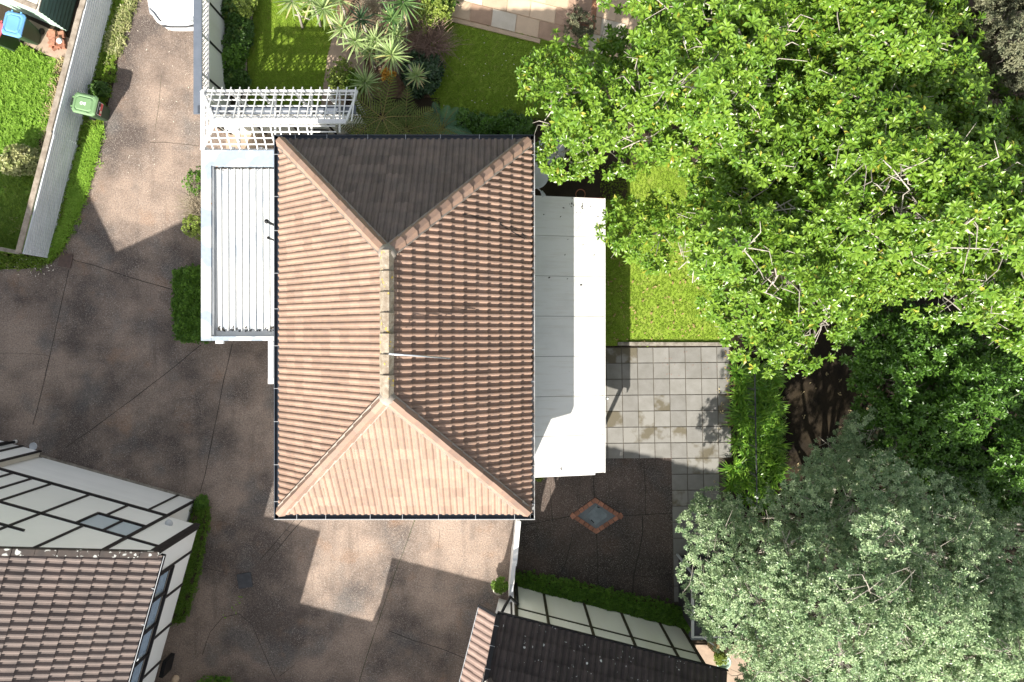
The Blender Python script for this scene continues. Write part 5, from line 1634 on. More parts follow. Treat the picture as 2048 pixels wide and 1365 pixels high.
MB().tube([on_body(-.55, .12), on_body(-.3, .055), on_body(0, .04), on_body(.3, .055), on_body(.55, .12)], .012, 5).build("bonnet_gap", MAT['carblack'], car)
MB().tube([carp(-.5, -.02, .62), carp(-.25, -.055, .62), carp(.25, -.055, .62), carp(.5, -.02, .62)], .03, 6).build("grille", MAT['carblack'], car)
MB().add([on_body(-.66, 1.32, .02), on_body(.66, 1.32, .02), on_body(.58, 1.95, .02), on_body(-.58, 1.95, .02)], [(0, 1, 2, 3)]).build("windscreen", MAT['glass'], car)
MB().lathe([(0, .012), (.04, .01), (.05, 0)], on_body(0, .03, .0), 12).build("badge", MAT['alu'], car)

# storm-water grates -----------------------------------------------------------------
def grate(label, c, ang, L, W, n, mat, frame):
    t = thing("drain_grate", label, "drain grate", S(*c), "drain grates in the driveway", ang)
    MB().box((0, 0, .008), (L * .98, W * .98, .004)).build("pit", MAT['rubber'], t)
    for s_ in (-1, 1):
        bar("frame_bar", t, (-L / 2, s_ * W / 2, .02), (L / 2, s_ * W / 2, .02), .035, .03, frame)
        bar("frame_bar", t, (s_ * L / 2, -W / 2, .02), (s_ * L / 2, W / 2, .02), .035, .03, frame)
    for i in range(n):
        y = -W / 2 + W * (i + .5) / n
        bar("grate_bar", t, (-L / 2, y, .02), (L / 2, y, .02), W / W / n * .45, .025, mat)
grate("dark iron drain grate in the open driveway", (490, 1161), math.radians(9), .44, .46, 10, MAT['castiron'], MAT['castiron'])
grate("rust-brown drain grate beside the grass verge", (132, 521), math.radians(78), .44, .40, 9, MAT['rustiron'], MAT['rustiron'])

# diamond access cover with brick border -----------------------------------------------
dm_ = thing("access_cover", "diamond shaped concrete access cover with a brick border in the patio", "access cover", S(1193, 1031))
L_, T_, R_, B_ = S(1139, 1032), S(1190, 995), S(1247, 1032), S(1192, 1068)
cc = (L_ + R_ + T_ + B_) / 4
inn = [cc + (p - cc) * .80 for p in (L_, B_, R_, T_)]
MB().prism([(p.x, p.y) for p in inn], .0, .02).build("slab", MAT['bluestone'], dm_)
lc = [S(1172, 1032), S(1190, 1048), S(1212, 1034), S(1194, 1014)]
lc = [S(1172, 1031), S(1191, 1050), S(1213, 1034), S(1213, 1028), S(1193, 1010)]
MB().prism([(p.x, p.y) for p in lc], .018, .034).build("cover_plate", MAT['lid'], dm_)
MB().bar(S(1182, 1040, .036), S(1188, 1046, .036), .03, .008).build("lifting_slot", MAT['rubber'], dm_)
MB().bar(S(1194, 1014, .036), S(1199, 1016, .036), .03, .008).build("lifting_slot", MAT['rubber'], dm_)
r = random.Random(6)
for a, b_ in ((L_, T_), (T_, R_), (R_, B_), (B_, L_)):
    n_ = 6; dvec = (b_ - a); un = dvec.normalized(); nn = (cc - (a + b_) / 2).normalized()
    nn = (nn - un * nn.dot(un)).normalized()
    for i in range(n_):
        p = a.lerp(b_, (i + .06) / n_); q = a.lerp(b_, (i + .94) / n_)
        z = .02 + r.uniform(-.006, .008)
        bar("brick", dm_, p + nn * .075 + UP * z, q + nn * .075 + UP * z, .14, .06, MAT['brick'])

# white dividing fence by the driveway
wf = thing("white_fence", "narrow white fence between the driveway and the dark patio", "fence", S(1024, 1110))
wt = 1.75
a, b_ = S(1037, 1043, wt), S(1022, 1205, wt)
c1 = a.lerp(b_, .52)
bar("fence_panel", wf, Vector((a.x, a.y, wt / 2)), Vector((c1.x, c1.y, wt / 2)), .10, wt - .06, MAT['white'])
bar("fence_panel", wf, Vector((c1.x - .03, c1.y, wt / 2 - .03)), Vector((b_.x - .03, b_.y, wt / 2 - .03)), .08, wt - .12, MAT['white'])
bar("capping", wf, a + UP * .0, c1 + UP * .0, .15, .05, MAT['white'])
bar("capping", wf, c1 + Vector((-.02, 0, -.06)), c1.lerp(b_, .55) + Vector((-.02, 0, -.06)), .13, .05, MAT['white'])
bar("capping", wf, c1.lerp(b_, .555) + Vector((-.02, 0, -.05)), b_ + Vector((-.02, 0, -.05)), .11, .05, MAT['dish'])
bar("latch", wf, c1 + Vector((-.05, .15, .035)), c1 + Vector((.09, .15, .035)), .02, .02, MAT['alu'])
bar("gate_post", wf, Vector((c1.x, c1.y, 0)), Vector((c1.x, c1.y, wt + .07)), .12, .12, MAT['white'], side=(1, 0, 0))

pot = thing("potted_plant", "small leafy plant in a pale pot at the end of the white fence", "potted plant", S(998, 1172))
MB().lathe([(0, 0), (.13, 0), (.19, .28), (.21, .30), (.18, .30), (.16, .26), (0, .25)], S(998, 1172), 14).build("pot", MAT['flagpale'], pot, True)
bush(pot, S(1000, 1171, .38), .2, .2, .16, 90, .09, ROS['bush'], LEAF['box'], 77, stems=False)

# ================================================================== SOUTH-WEST HOUSE (black and white)
C0 = S(393, 1001)
aw, es = Vector((-.963, .27, 0)), Vector((-.27, -.963, 0))
def L1(x, y, h=0.0): return C0 + aw * x + es * y + UP * h
hw = thing("timbered_house", "white house with black battens and taupe tiled gable west of the driveway", "house", L1(2, 3))
ZF, ZE, ZM = 2.05, 4.75, 4.30
XE = -1.17
XA, XV, XA2 = 2.93, 6.02, 9.3
TP = .75
def ztop(x):
    if x < XA: return ZE + TP * (x - XE)
    if x < XV: return ZE + TP * (XA - XE) - TP * (x - XA)
    if x < XA2: return ZE + TP * (XA - XE) - TP * (XV - XA) + TP * (x - XV)
    return ZE + TP * (XA - XE) - TP * (XV - XA) + TP * (XA2 - XV) - TP * (x - XA2)
# structural walls
mb = MB()
xs_ = [-.9, XA, XV, XA2, 12.5]
prof = [(-.9, ZF)] + [(x, ztop(x) - .14) for x in xs_] + [(12.5, ZF)]
n = len(prof)
vs = [L1(x, .03, z) for x, z in prof] + [L1(x, .15, z) for x, z in prof]
mb.add(vs, [tuple(range(n)), tuple(range(2 * n - 1, n - 1, -1))] + [(i, n + i, n + (i + 1) % n, (i + 1) % n) for i in range(n)])
mb.add([L1(x, y, z) for x, y, z in ((0, .03, 0), (12.5, .03, 0), (12.5, .03, ZF), (0, .03, ZF), (0, .15, 0), (12.5, .15, 0), (12.5, .15, ZF), (0, .15, ZF))],
       [(0, 3, 2, 1), (4, 5, 6, 7), (0, 1, 5, 4), (1, 2, 6, 5), (2, 3, 7, 6), (3, 0, 4, 7)])
mb.build("north_wall_core", MAT['panel'], hw)
def lbox(T, name, x0, x1, y0, y1, z0, z1, mat, Lf=L1):
    return MB().add([Lf(x, y, z) for z in (z0, z1) for x, y in ((x0, y0), (x1, y0), (x1, y1), (x0, y1))],
                    [(0, 3, 2, 1), (4, 5, 6, 7), (0, 1, 5, 4), (1, 2, 6, 5), (2, 3, 7, 6), (3, 0, 4, 7)]).build(name, mat, T)
lbox(hw, "east_wall_core", -.97, -.85, .15, 10.4, ZF + .02, 3.34, MAT['panel'])
lbox(hw, "east_wall_lower", 0.03, .15, .15, 10.4, 0, ZF, MAT['panel'])
lbox(hw, "soffit", -1.0, .03, .02, 10.4, ZF - .03, ZF + .015, MAT['white'])
lbox(hw, "plinth", 0.0, 5.5, -.07, .0, 0, .05, MAT['kerb'])
# weatherboards of the lower storey, each lapping the next
r = random.Random(9)
nb = 11
for i in range(nb):
    z0 = .06 + i * (ZF - .12) / nb; z1 = z0 + (ZF - .12) / nb + .012
    mb = MB().add([L1(x, y, z) for x in (.62, 5.36) for y, z in ((.026, z0), (-.004, z0), (.016, z1), (.026, z1))],
                  [(0, 1, 5, 4), (1, 2, 6, 5), (2, 3, 7, 6), (3, 0, 4, 7), (0, 3, 2, 1), (4, 5, 6, 7)])
    mb.build("weatherboard", MAT['panel'], hw)
# north panels of the upper storey
edges_x = [-1.0, 0.0, 1.22, 2.44, 3.66, 4.88, 6.10, 7.32, 8.54]
WX0, WX1, WZ0, WZ1 = -.09 + .10, 1.44, 3.25, ZM
def panel(poly, y=0.0, t=.028):
    m_ = len(poly)
    vs = [L1(x, y, z) for x, z in poly] + [L1(x, y + t, z) for x, z in poly]
    return MB().add(vs, [tuple(range(m_)), tuple(range(2 * m_ - 1, m_ - 1, -1))] + [(i, m_ + i, m_ + (i + 1) % m_, (i + 1) % m_) for i in range(m_)]).build("wall_panel", MAT['panel'], hw)
for i in range(len(edges_x) - 1):
    a, b_ = edges_x[i] + .01, edges_x[i + 1] - .01
    lo = ZF + .05
    if i == 1:
        panel([(a, lo), (b_, lo), (b_, WZ0 - .02), (a, WZ0 - .02)])
    elif i == 0:
        panel([(a, ZF - .02), (b_, ZF - .02), (b_, ZM - .02), (a, ZM - .02)], 0.0)
    else:
        panel([(a, lo), (b_, lo), (b_, ZM - .02), (a, ZM - .02)])
    ta, tb_ = ztop(a) - .13, ztop(b_) - .13
    top = [(b_, tb_)] + ([(XA, ztop(XA) - .13)] if a < XA < b_ else []) + ([(XV, ztop(XV) - .13)] if a < XV < b_ else []) + [(a, ta)]
    panel([(a, ZM + .02), (b_, ZM + .02)] + top)
lbox(hw, "wall_panel", 0.06, .60, -.0, .028, .06, ZF - .04, MAT['panel'])
bw = .065
def vb(x, z0, z1, w=bw): bar("batten", hw, L1(x, -.018, z0), L1(x, -.018, z1), w, .04, MAT['batten'], side=aw)
for x in edges_x[1:]:
    if x == 1.22:
        vb(x, ZF, WZ0); vb(x, ZM, ztop(x) - .15)
    else:
        vb(x, ZF if x > 0.5 else .02, ztop(x) - .15, bw if x > .5 else .10)
vb(.62, .02, ZF, .06)
vb(4.27, ZF, ZM)
bar("corner_post", hw, L1(-.97, -.018, ZF - .03), L1(-.97, -.018, ZE - .02), .17, .05, MAT['batten'], side=aw)
bar("corner_post", hw, L1(-1.02, .06, ZF - .03), L1(-1.02, .06, ZE - .02), .12, .04, MAT['batten'], side=es)
bar("rail", hw, L1(0.02, -.026, ZF), L1(9.5, -.026, ZF), .06, .085, MAT['batten'], side=es)
bar("rail", hw, L1(1.46, -.026, ZM), L1(9.5, -.026, ZM), .05, .065, MAT['batten'], side=es)
bar("rail", hw, L1(-.95, -.026, ZM), L1(1.46, -.026, ZM), .05, .06, MAT['batten'], side=es)
bar("rail", hw, L1(2.0, -.026, 5.55), L1(5.4, -.026, 5.55), .05, .06, MAT['batten'], side=es)
# two-light window in the north wall
wfrm = bar("window", hw, L1(WX0 - .02, -.0, WZ0 + .015), L1(WX1, -.0, WZ0 + .015), .11, .07, MAT['batten'], side=es)
for x, w in ((WX0 - .02, .06), (.68, .05), (WX1, .06)):
    bar("frame", wfrm, L1(x, -.02, WZ0), L1(x, -.02, WZ1), w, .07, MAT['batten'], side=aw)
for x0_, x1_ in ((WX0 + .01, .655), (.705, WX1 - .03)):
    bar("pane", wfrm, L1(x0_, .004, (WZ0 + WZ1) / 2 + .02), L1(x1_, .004, (WZ0 + WZ1) / 2 + .02), .014, WZ1 - WZ0 - .08, MAT['frost'], side=es)
bar("window", hw, L1(6.2, -.01, 3.3), L1(6.9, -.01, 3.3), .12, .07, MAT['batten'], side=es)
# projecting bay at the far end
lbox(hw, "bay_side", 5.48, 5.56, -.17, .02, .03, ZF - .045, MAT['cream'])
for i, (x0_, x1_) in enumerate(((5.57, 6.1), (6.17, 6.6), (6.67, 7.2), (7.3, 8.5), (8.6, 9.6))):
    lbox(hw, "bay_panel", x0_, x1_, -.17, -.13, .03, ZF - .045, MAT['panel'])
for x in (5.50, 6.13, 6.63, 7.25, 8.55):
    bar("batten", hw, L1(x, -.185, .02), L1(x, -.185, ZF), .08, .05, MAT['batten'], side=aw)
lbox(hw, "bay_roof", 5.46, 10, -.19, .0, ZF - .04, ZF + .04, MAT['panel'])
dpw = MB().tube([L1(6.38, -.27, .04), L1(6.38, -.27, ZF)], .05, 10).build("downpipe", MAT['gutterb'], hw, True)
MB().tube([L1(6.38, -.27, .012), L1(6.38, -.27, .10)], .062, 12).build("collar", MAT['white'], dpw, True)
gt_ = MB().lathe([(0, .012), (.09, .012), (.11, .03), (.13, .03), (.13, 0)], S(67, 893), 16)
tag(gt_.build("gully_trap", MAT['dish'], None, True), "round grey gully trap on the concrete by the white bay corner", "gully trap")
MB().lathe([(0, .09), (.08, .07), (.12, .0)], L1(-.35, -.04, 2.62), 12).build("wall_lamp", MAT['dish'], hw, True)
# east wall: panels, battens, long window with curtains
ey = [0.02, .84, 1.89, 3.14, 4.34, 5.54, 6.74, 7.94]
WSZ, WTZ = 3.22, 4.5
def epanel(y0, y1, z0, z1):
    lbox(hw, "wall_panel", -1.0, -.972, y0 + .01, y1 - .01, z0, z1, MAT['panel'])
for i in range(len(ey) - 1):
    epanel(ey[i], ey[i + 1], ZF - .02, ZE - .06 if i == 0 else WSZ - .03)
for y in ey[1:]:
    bar("batten", hw, L1(-1.018, y, ZF - .02), L1(-1.018, y, WSZ if y > .9 else ZE - .05), .07, .04, MAT['batten'], side=es)
ewin = bar("window", hw, L1(-1.03, .86, WSZ), L1(-1.03, 8.2, WSZ), .10, .06, MAT['batten'], side=aw)
bar("frame", ewin, L1(-.985, .86, WSZ + .05), L1(-.985, 8.2, WSZ + .05), .03, .03, MAT['timber'], side=aw)
mull = [.88, 1.66, 2.6, 3.53, 4.46, 5.4, 6.3, 7.2, 8.15]
for y in mull:
    bar("frame", ewin, L1(-1.02, y, WSZ), L1(-1.02, y, ZE - .06), .07, .07, MAT['batten'], side=es)
for a, b_ in zip(mull[:-1], mull[1:]):
    bar("pane", ewin, L1(-.99, a + .04, (WSZ + WTZ) / 2), L1(-.99, b_ - .04, (WSZ + WTZ) / 2), .01, WTZ - WSZ - .06, MAT['glass'], side=aw)
    q = []; m_ = 22
    for k in range(m_ + 1):
        y = a + .05 + (b_ - a - .1) * k / m_
        x = -.94 + .02 * math.sin(k * 2.1 + a) + .01 * math.sin(k * .7)
        q.append((x, y))
    mb = MB().add([L1(x, y, z) for z in (WSZ + .03, WTZ + .05) for x, y in q], [(k, k + 1, m_ + 2 + k, m_ + 1 + k) for k in range(m_)])
    mb.build("curtain", MAT['curtain'], ewin, True)
bar("sill", ewin, L1(-.90, .88, WSZ - .02), L1(-.93, 8.15, WSZ - .02), .10, .03, MAT['white'], side=aw)
# roof planes
pt = math.atan(TP); c_, s_ = math.cos(pt), math.sin(pt)
slope1 = (XA - XE + .04) / c_
tile_roof(hw, L1(XE - .04, 9.3, ZE - .02), es * -1, aw * c_ + UP * s_, aw * -s_ + UP * c_, [(0, 0), (9.31, 0), (9.31, slope1), (0, slope1)], .2125, .376, .045, .058, MAT['rooft'], 150, 11, drop=.055,
          keep=lambda w: -w[0] + max(0, w[1] - 2.2) * 4, s_off=9.31 - .425 * 23)
mb = MB()
for xa_, xb_ in ((XA, XV), (XV, XA2), (XA2, 12.8)):
    mb.add([L1(xa_, -.12, ztop(xa_)), L1(xb_, -.12, ztop(xb_)), L1(xb_, 9.4, ztop(xb_)), L1(xa_, 9.4, ztop(xa_))], [(0, 1, 2, 3)])
mb.build("rear_slopes", MAT['rooft'], hw)
v0, v1 = L1(XE - .0, -.02, ztop(XE - .0) + .05), L1(XA, -.02, ztop(XA) + .05)
for i in range(11):
    bar("verge_tile", hw, v0.lerp(v1, (i + .01) / 11) + UP * .012 * (i % 2), v0.lerp(v1, (i + .99) / 11), .16, .09, MAT['lichen'])
bar("bargeboard", hw, v0 - es * .04 - UP * .12, v1 - es * .04 - UP * .12, .03, .14, MAT['batten'])
cap_run(hw, L1(XA, 9.3, ztop(XA) + .1), L1(XA, -.1, ztop(XA) + .1), .42, MAT['capold'])
gutter(hw, L1(XE - .03, -.02, ZE - .0), L1(XE - .04, 9.3, ZE - .0), aw * -1, MAT['gutterb'], .115, .1, clips=0)
bar("gutter_lip", hw, L1(XE - .147, -.02, ZE + .022), L1(XE - .157, 9.3, ZE + .022), .016, .012, MAT['clip'])
for y in np.arange(.9, 9, 1.0):
    bar("gutter_bracket", hw, L1(XE - .03, y, ZE + .03), L1(XE - .15, y, ZE + .03), .02, .008, MAT['clip'])
# wing of the same house beyond the picture's lower edge; its eaves shade the driveway
def wing(T, Lf, x0, x1, y0, y1, z, pitch, mat):
    lbox(T, "wing_wall", x0 + .25, x1 - .25, y0 + .25, y1 - .25, 0, z - .05, MAT['panel'], Lf)
    w = (x1 - x0) / 2; hgt = w * math.tan(pitch)
    a, b_, c, d_ = Lf(x0, y0, z), Lf(x1, y0, z), Lf(x1, y1, z), Lf(x0, y1, z)
    dy = min(w, (y1 - y0) / 2 - .05)
    e, f = Lf((x0 + x1) / 2, y0 + dy, z + hgt), Lf((x0 + x1) / 2, y1 - dy, z + hgt)
    MB().add([a, b_, c, d_, e, f], [(0, 1, 4), (1, 2, 5, 4), (2, 3, 5), (3, 0, 4, 5), (0, 3, 2, 1)]).build("wing_roof", mat, T)
wing(hw, L1, -3.3, 3.0, 6.1 + 3.4, 17.0, ZE, math.radians(20), MAT['rooft'])
lbox(hw, "wing_wall", -3.05, -.8, 6.3, 9.8, 0, ZE - .1, MAT['panel'])
lbox(hw, "wing_roof", -3.3, -1.2, 6.1, 10.4, ZE - .1, ZE, MAT['rooft'])

# ================================================================== SOUTH HOUSE (dark tiles)
C1 = Gd(25, 487)
ae, s2 = Vector((.969, -.2455, 0)), Vector((-.2455, -.969, 0))
def L2(x, y, h=0.0): return C1 + ae * x + s2 * y + UP * h
hs = thing("dark_roofed_house", "white panelled house with black mossy tiled roof behind the clipped hedge", "house", L2(3, 1.5))
Z2 = 3.5; XR = 5.65
lbox(hs, "wall_core", 0.02, XR, .04, 5.9, 0, Z2 - .1, MAT['panel'], L2)
bx = [0, .97, 2.33, 3.59, 4.88, XR]
for i in range(5):
    for z0, z1 in ((.02, 2.42), (2.47, Z2 - .1)):
        lbox(hs, "wall_panel", bx[i] + .01, bx[i + 1] - .01, .0, .035, z0, z1, MAT['panelg'], L2)
for x in bx:
    bar("batten", hs, L2(x, -.015, .02), L2(x, -.015, Z2 - .06), .08 if x not in (0, XR) else .1, .04, MAT['battenb'], side=ae)
bar("rail", hs, L2(0, -.012, 2.445), L2(XR, -.012, 2.445), .035, .05, MAT['battenb'], side=s2)
bar("corner_post", hs, L2(XR + .02, .1, .02), L2(XR + .02, .1, Z2 - .05), .14, .05, MAT['battenb'], side=s2)
for y in (.5, 1.2):
    bar("batten", hs, L2(-.0, y, .02), L2(-.0, y, Z2 - .1), .08, .04, MAT['batten'], side=s2)
pt2 = math.radians(40); c2_, s2_ = math.cos(pt2), math.sin(pt2)
tile_roof(hs, L2(6.16, -.08, Z2), ae * -1, s2 * c2_ + UP * s2_, s2 * -s2_ + UP * c2_, [(0, 0), (6.70, 0), (6.70, 1.75), (5.35, 3.45), (0, 3.45)], .19, .46, .04, .045, MAT['roofd'], 95, 21,
          keep=lambda w: w[1] * 3 - w[0])
ridge_y = -.08 + 3.45 * c2_; rz2 = Z2 + 3.45 * s2_
MB().add([L2(-.54 + 1.6, ridge_y, rz2), L2(6.16, ridge_y, rz2), L2(6.16, 2 * ridge_y, Z2), L2(-.54, 2 * ridge_y, Z2), L2(-.54, ridge_y + 1.6, Z2 + 1.2), L2(-.54, -.08 + 1.75 * c2_, Z2 + 1.75 * s2_)],
         [(0, 1, 2, 3, 4), (0, 4, 5)]).build("rear_slope", MAT['rooft'], hs)
cap_run(hs, L2(-.54, -.08 + 1.75 * c2_, Z2 + 1.75 * s2_ + .08), L2(-.54 + 1.6, ridge_y, rz2 + .08), .42, MAT['lichen'])
cap_run(hs, L2(6.1, ridge_y, rz2 + .08), L2(1.1, ridge_y, rz2 + .08), .42, MAT['capold'])
gutter(hs, L2(-.6, -.06, Z2 + .01), L2(6.2, -.06, Z2 + .01), s2 * -1, MAT['gutterb'], .11, .1, clips=1.05)
va, vb_ = L2(-.58, -.1, Z2 + .05), L2(-.58, 1.3, Z2 + .05 + 1.4 * math.tan(pt2))
bar("verge", hs, va, vb_, .12, .10, MAT['gutterb'])
for t in (.15, .45, .78):
    p = va.lerp(vb_, t)
    bar("gutter_bracket", hs, p + UP * .06 - ae * .07, p + UP * .06 + ae * .07, .018, .008, MAT['clip'])
# lower skirt roof along the west side
ptk = math.radians(38); ck, sk_ = math.cos(ptk), math.sin(ptk)
tile_roof(hs, L2(-1.06, .18, 2.6), s2, ae * ck + UP * sk_, ae * -sk_ + UP * ck, [(0, 0), (5.9, 0), (5.9, .70), (0, .70)], .205, .35, .03, .02, MAT['roofp'], 40, 22, rolls=1, keep=lambda w: w[0])
bar("gutter_lip", hs, L2(-1.12, .1, 2.61), L2(-1.12, 6.0, 2.61), .02, .03, MAT['clip'])
bar("gutter", hs, L2(-1.10, .1, 2.57), L2(-1.10, 6.0, 2.57), .06, .06, MAT['gutterb'])
bar("barge", hs, L2(-1.12, .12, 2.64), L2(-.5, .12, 3.1), .07, .1, MAT['gutterb'])
lbox(hs, "side_wall", -.35, .02, .75, 5.9, 0, 2.45, MAT['panel'], L2)
# black downpipe swan-neck at the corner
MB().tube([L2(-.5, -.02, 3.42), L2(-.42, -.25, 3.2), L2(-.28, -.38, 2.7), L2(.0, -.16, 2.5), L2(.04, -.06, 2.3), L2(.04, -.06, .1)], .045, 8).build("downpipe", MAT['gutterb'], hs, True)
wing(hs, L2, -5.3, .4, 6.3, 13.0, 4.6, math.radians(20), MAT['roofd'])
lbox(hs, "link_wall", -9.6, -5.35, 8.75, 12.6, 0, 4.5, MAT['panel'], L2)
lbox(hs, "link_roof", -9.9, -5.32, 8.55, 12.9, 4.5, 4.6, MAT['roofd'], L2)

# ================================================================== SHED UNDER THE SILVERY TREE
sd_ = thing("charcoal_shed", "charcoal shed with white-edged ribbed roof half hidden by the silvery tree", "shed", Gd(400, 495))
hz = 1.92
x0g, x1g, y0g, y1g = 351.0, 470.0, 436.0, 550.0
p00, p11 = Gd(x0g, y1g), Gd(x1g, y0g)
MB().box(((p00.x + p11.x) / 2, (p00.y + p11.y) / 2, hz / 2 - .04), (p11.x - p00.x - .06, p11.y - p00.y - .1, hz - .1)).build("wall", MAT['charcoal'], sd_)
n = 9
for i in range(n):
    xa_ = p00.x + (p11.x - p00.x) * i / n; xb_ = p00.x + (p11.x - p00.x) * (i + 1) / n
    mb = MB().box(((xa_ + xb_) / 2, (p00.y + p11.y) / 2, hz), (xb_ - xa_ - .012, p11.y - p00.y, .03))
    mb.box((xa_ + .02, (p00.y + p11.y) / 2, hz + .025), (.028, p11.y - p00.y, .03))
    mb.build("roof_sheet", MAT['shedroof'], sd_)
bar("fascia", sd_, (p00.x - .03, p00.y - .05, hz + .01), (p00.x - .03, p11.y, hz + .01), .07, .10, MAT['white'])
bar("fascia", sd_, (p00.x + .01, p00.y - .02, hz + .01), (p11.x, p00.y - .02, hz + .01), .05, .09, MAT['white'])
bar("corner_trim", sd_, (p00.x - .01, p11.y - .02, 0), (p00.x - .01, p11.y - .02, hz), .07, .05, MAT['dish'], side=(1, 0, 0))
flat("tile_paving", [(1385, 1290), (1520, 1290), (1520, 1400), (1385, 1400)], .006, MAT['path'])
lb_ = thing("storage_box", "low grey storage box beside the charcoal shed", "storage box", S(1405, 1262))
MB().box(S(1400, 1262, .22), (.75, .42, .44), .0).build("box", MAT['bluestone'], lb_)
MB().box(S(1400, 1262, .465), (.80, .46, .04), .0).build("lid", MAT['charcoal'], lb_)
pk = thing("leaning_poles", "two thin pale poles leaning across the passage by the charcoal shed", "poles", S(1402, 1275))
for k in range(2):
    MB().tube([S(1388 + k * 4, 1262 + k * 3, .5), S(1428 + k * 3, 1290 + k * 4, 1.1)], .013, 6).build("pole", MAT['white'], pk)
def flowerpot(label, u, v, rad, h, mat, leaf, seed):
    t = thing("flower_pot", label, "potted plant", S(u, v), "pots by the charcoal shed")
    MB().lathe([(0, 0), (rad * .72, 0), (rad * .95, h * .9), (rad, h), (rad * .86, h), (rad * .8, h * .85), (0, h * .84)], S(u, v), 18).build("pot", mat, t, True)
    bush(t, S(u, v, h + .05), rad * .85, rad * .85, .14, 110, .07, ROS['bush'], leaf, seed, stems=False)
flowerpot("round pot with pale green rim holding a yellow-green plant", 1440, 1314, .25, .40, MAT['shedg'], LEAF['shrub'], 301)
flowerpot("terracotta pot beside the green-rimmed one", 1428, 1290, .17, .30, MAT['terracotta'], LEAF['dead'], 302)

# ================================================================== EAST: wire fence and strap-leaved bed
wfn = thing("wire_fence", "thin black metal fence running through the strap-leaved bed", "fence", S(1507, 870))
a, b_ = S(1509, 722, 1.05), S(1514, 1010, 1.05)
bar("rail", wfn, a, b_, .035, .03, MAT['castiron'])
bar("rail", wfn, a - UP * .85, b_ - UP * .85, .02, .02, MAT['castiron'])
m_ = 5
for i in range(m_ + 1):
    p = a.lerp(b_, i / m_)
    bar("post", wfn, Vector((p.x, p.y, 0)), p + UP * .04, .04, .04, MAT['castiron'], side=(1, 0, 0))
for i in range(40):
    p = a.lerp(b_, (i + .5) / 40)
    bar("wire", wfn, p - UP * .85, p, .008, .008, MAT['castiron'], side=(1, 0, 0))
bar("post_cap", wfn, a.lerp(b_, .93) + UP * .03, a.lerp(b_, .955) + UP * .03, .06, .03, MAT['dish'])

def strap_clump(n, L, W, seed, up=(.25, 1.2), seg=3):
    r = np.random.default_rng(seed); Vs, Qs = [], []
    for i in range(n):
        a = r.uniform(0, 6.283); th = r.uniform(*up); l = L * r.uniform(.65, 1.1)
        c = np.array([math.cos(a), math.sin(a), 0]); p = np.array([-c[1], c[0], 0]) * W / 2
        pts = []; pos = c * .03; ang = th * .35
        for k in range(seg + 1):
            pts.append((pos.copy(), W / 2 * (1 if k < seg - 1 else (.75 if k < seg else .12))))
            pos = pos + (c * math.sin(ang) + np.array([0, 0, math.cos(ang)])) * l / seg
            ang += th * .85
        v = []
        for q, w in pts:
            v += [q - p / (W / 2) * w, q + p / (W / 2) * w]
        o = len(Vs) * (2 * seg + 2)
        Vs.append(np.array(v)); Qs.append(np.array([[2 * k, 2 * k + 1, 2 * k + 3, 2 * k + 2] for k in range(seg)]) + o)
    return np.vstack(Vs), np.vstack(Qs)
clm = [strap_clump(30, .66, .05, s) for s in range(4)]
clmesh = [np_mesh("strap_leaves", v, q, LEAF['agap'], np.repeat(np.random.default_rng(i).random(len(v) // 8) * .5, 8)) for i, (v, q) in enumerate(clm)]
bed = [(1462, 740), (1540, 735), (1556, 800), (1552, 900), (1540, 1000), (1462, 1000), (1448, 930), (1466, 840)]
flat("plant_bed", bed, 0.0, MAT['soil'])
Pb = scatter(bed, 130, 51)
for i, (u, v) in enumerate(Pb):
    o = bpy.data.objects.new("strap_leaf_plant", clmesh[i % 4])
    o.location = S(u, v); o.rotation_euler = (0, 0, random.uniform(0, 6.28)); k = random.uniform(.75, 1.15); o.scale = (k, k, k)
    side = "paver side of the wire fence" if u < 1500 else ("wire fence line" if u < 1520 else "tree side of the wire fence")
    part_ = ("under the bright canopy", "north of the middle", "midway down the bed", "south of the middle", "by the silvery tree")[min(4, int((v - 735) / 53))]
    size_ = "large" if k > 1.02 else ("medium" if k > .87 else "small")
    tag(o, "%s strap-leaved clump on the %s, %s" % (size_, side, part_), "plant", "strap-leaved clumps along the wire fence"); link(o)

# ================================================================== HEDGES AND SHRUBS
def hedge(label, pts, h, n, size, leaf, seed, ros='bush', **kw):
    c = sum((S(u, v) for u, v in pts), Vector()) / len(pts)
    t = thing("hedge", label, "hedge", c)
    leafy_box(t, pts, h, n, size, ROS[ros], LEAF[leaf], seed, **kw)
hedge("low dark green clipped hedge in front of the dark-roofed house", [(1030, 1142), (1100, 1152), (1230, 1182), (1318, 1202), (1368, 1216), (1368, 1255), (1340, 1262), (1230, 1228), (1120, 1195), (1030, 1168)], .62, 5200, .062, 'hedge', 61, topjit=.035)
hedge("bright green narrow hedge under the jettied east wall", [(396, 1010), (420, 1012), (421, 1030), (398, 1150), (376, 1225), (366, 1240), (348, 1238), (368, 1140), (385, 1060)], .30, 4200, .045, 'box', 62, topjit=.015)
hedge("dense green clipped shrub hedge against the west side of the carport", [(371, 545), (420, 540), (428, 600), (428, 680), (374, 678), (367, 630)], .80, 3400, .06, 'hedge', 63, topjit=.06)
t = thing("shrub", "small dark green shrub at the corner where the bright hedge begins", "shrub", S(404, 1004))
bush(t, S(404, 1004, .22), .2, .2, .24, 260, .05, ROS['bush'], LEAF['hedge'], 64)
t = thing("shrub", "half dry straggly shrub beside the carport wall", "shrub", S(392, 415))
bush(t, S(398, 365, .45), .42, .45, .45, 160, .07, ROS['bush'], LEAF['hedge'], 65)
bush(t, S(392, 455, .4), .5, .35, .4, 300, .065, ROS['bush'], LEAF['shrub'], 66)
twig_bush(t, S(393, 415, .5), .75, 170, MAT['drytan'], 67, th=.006)
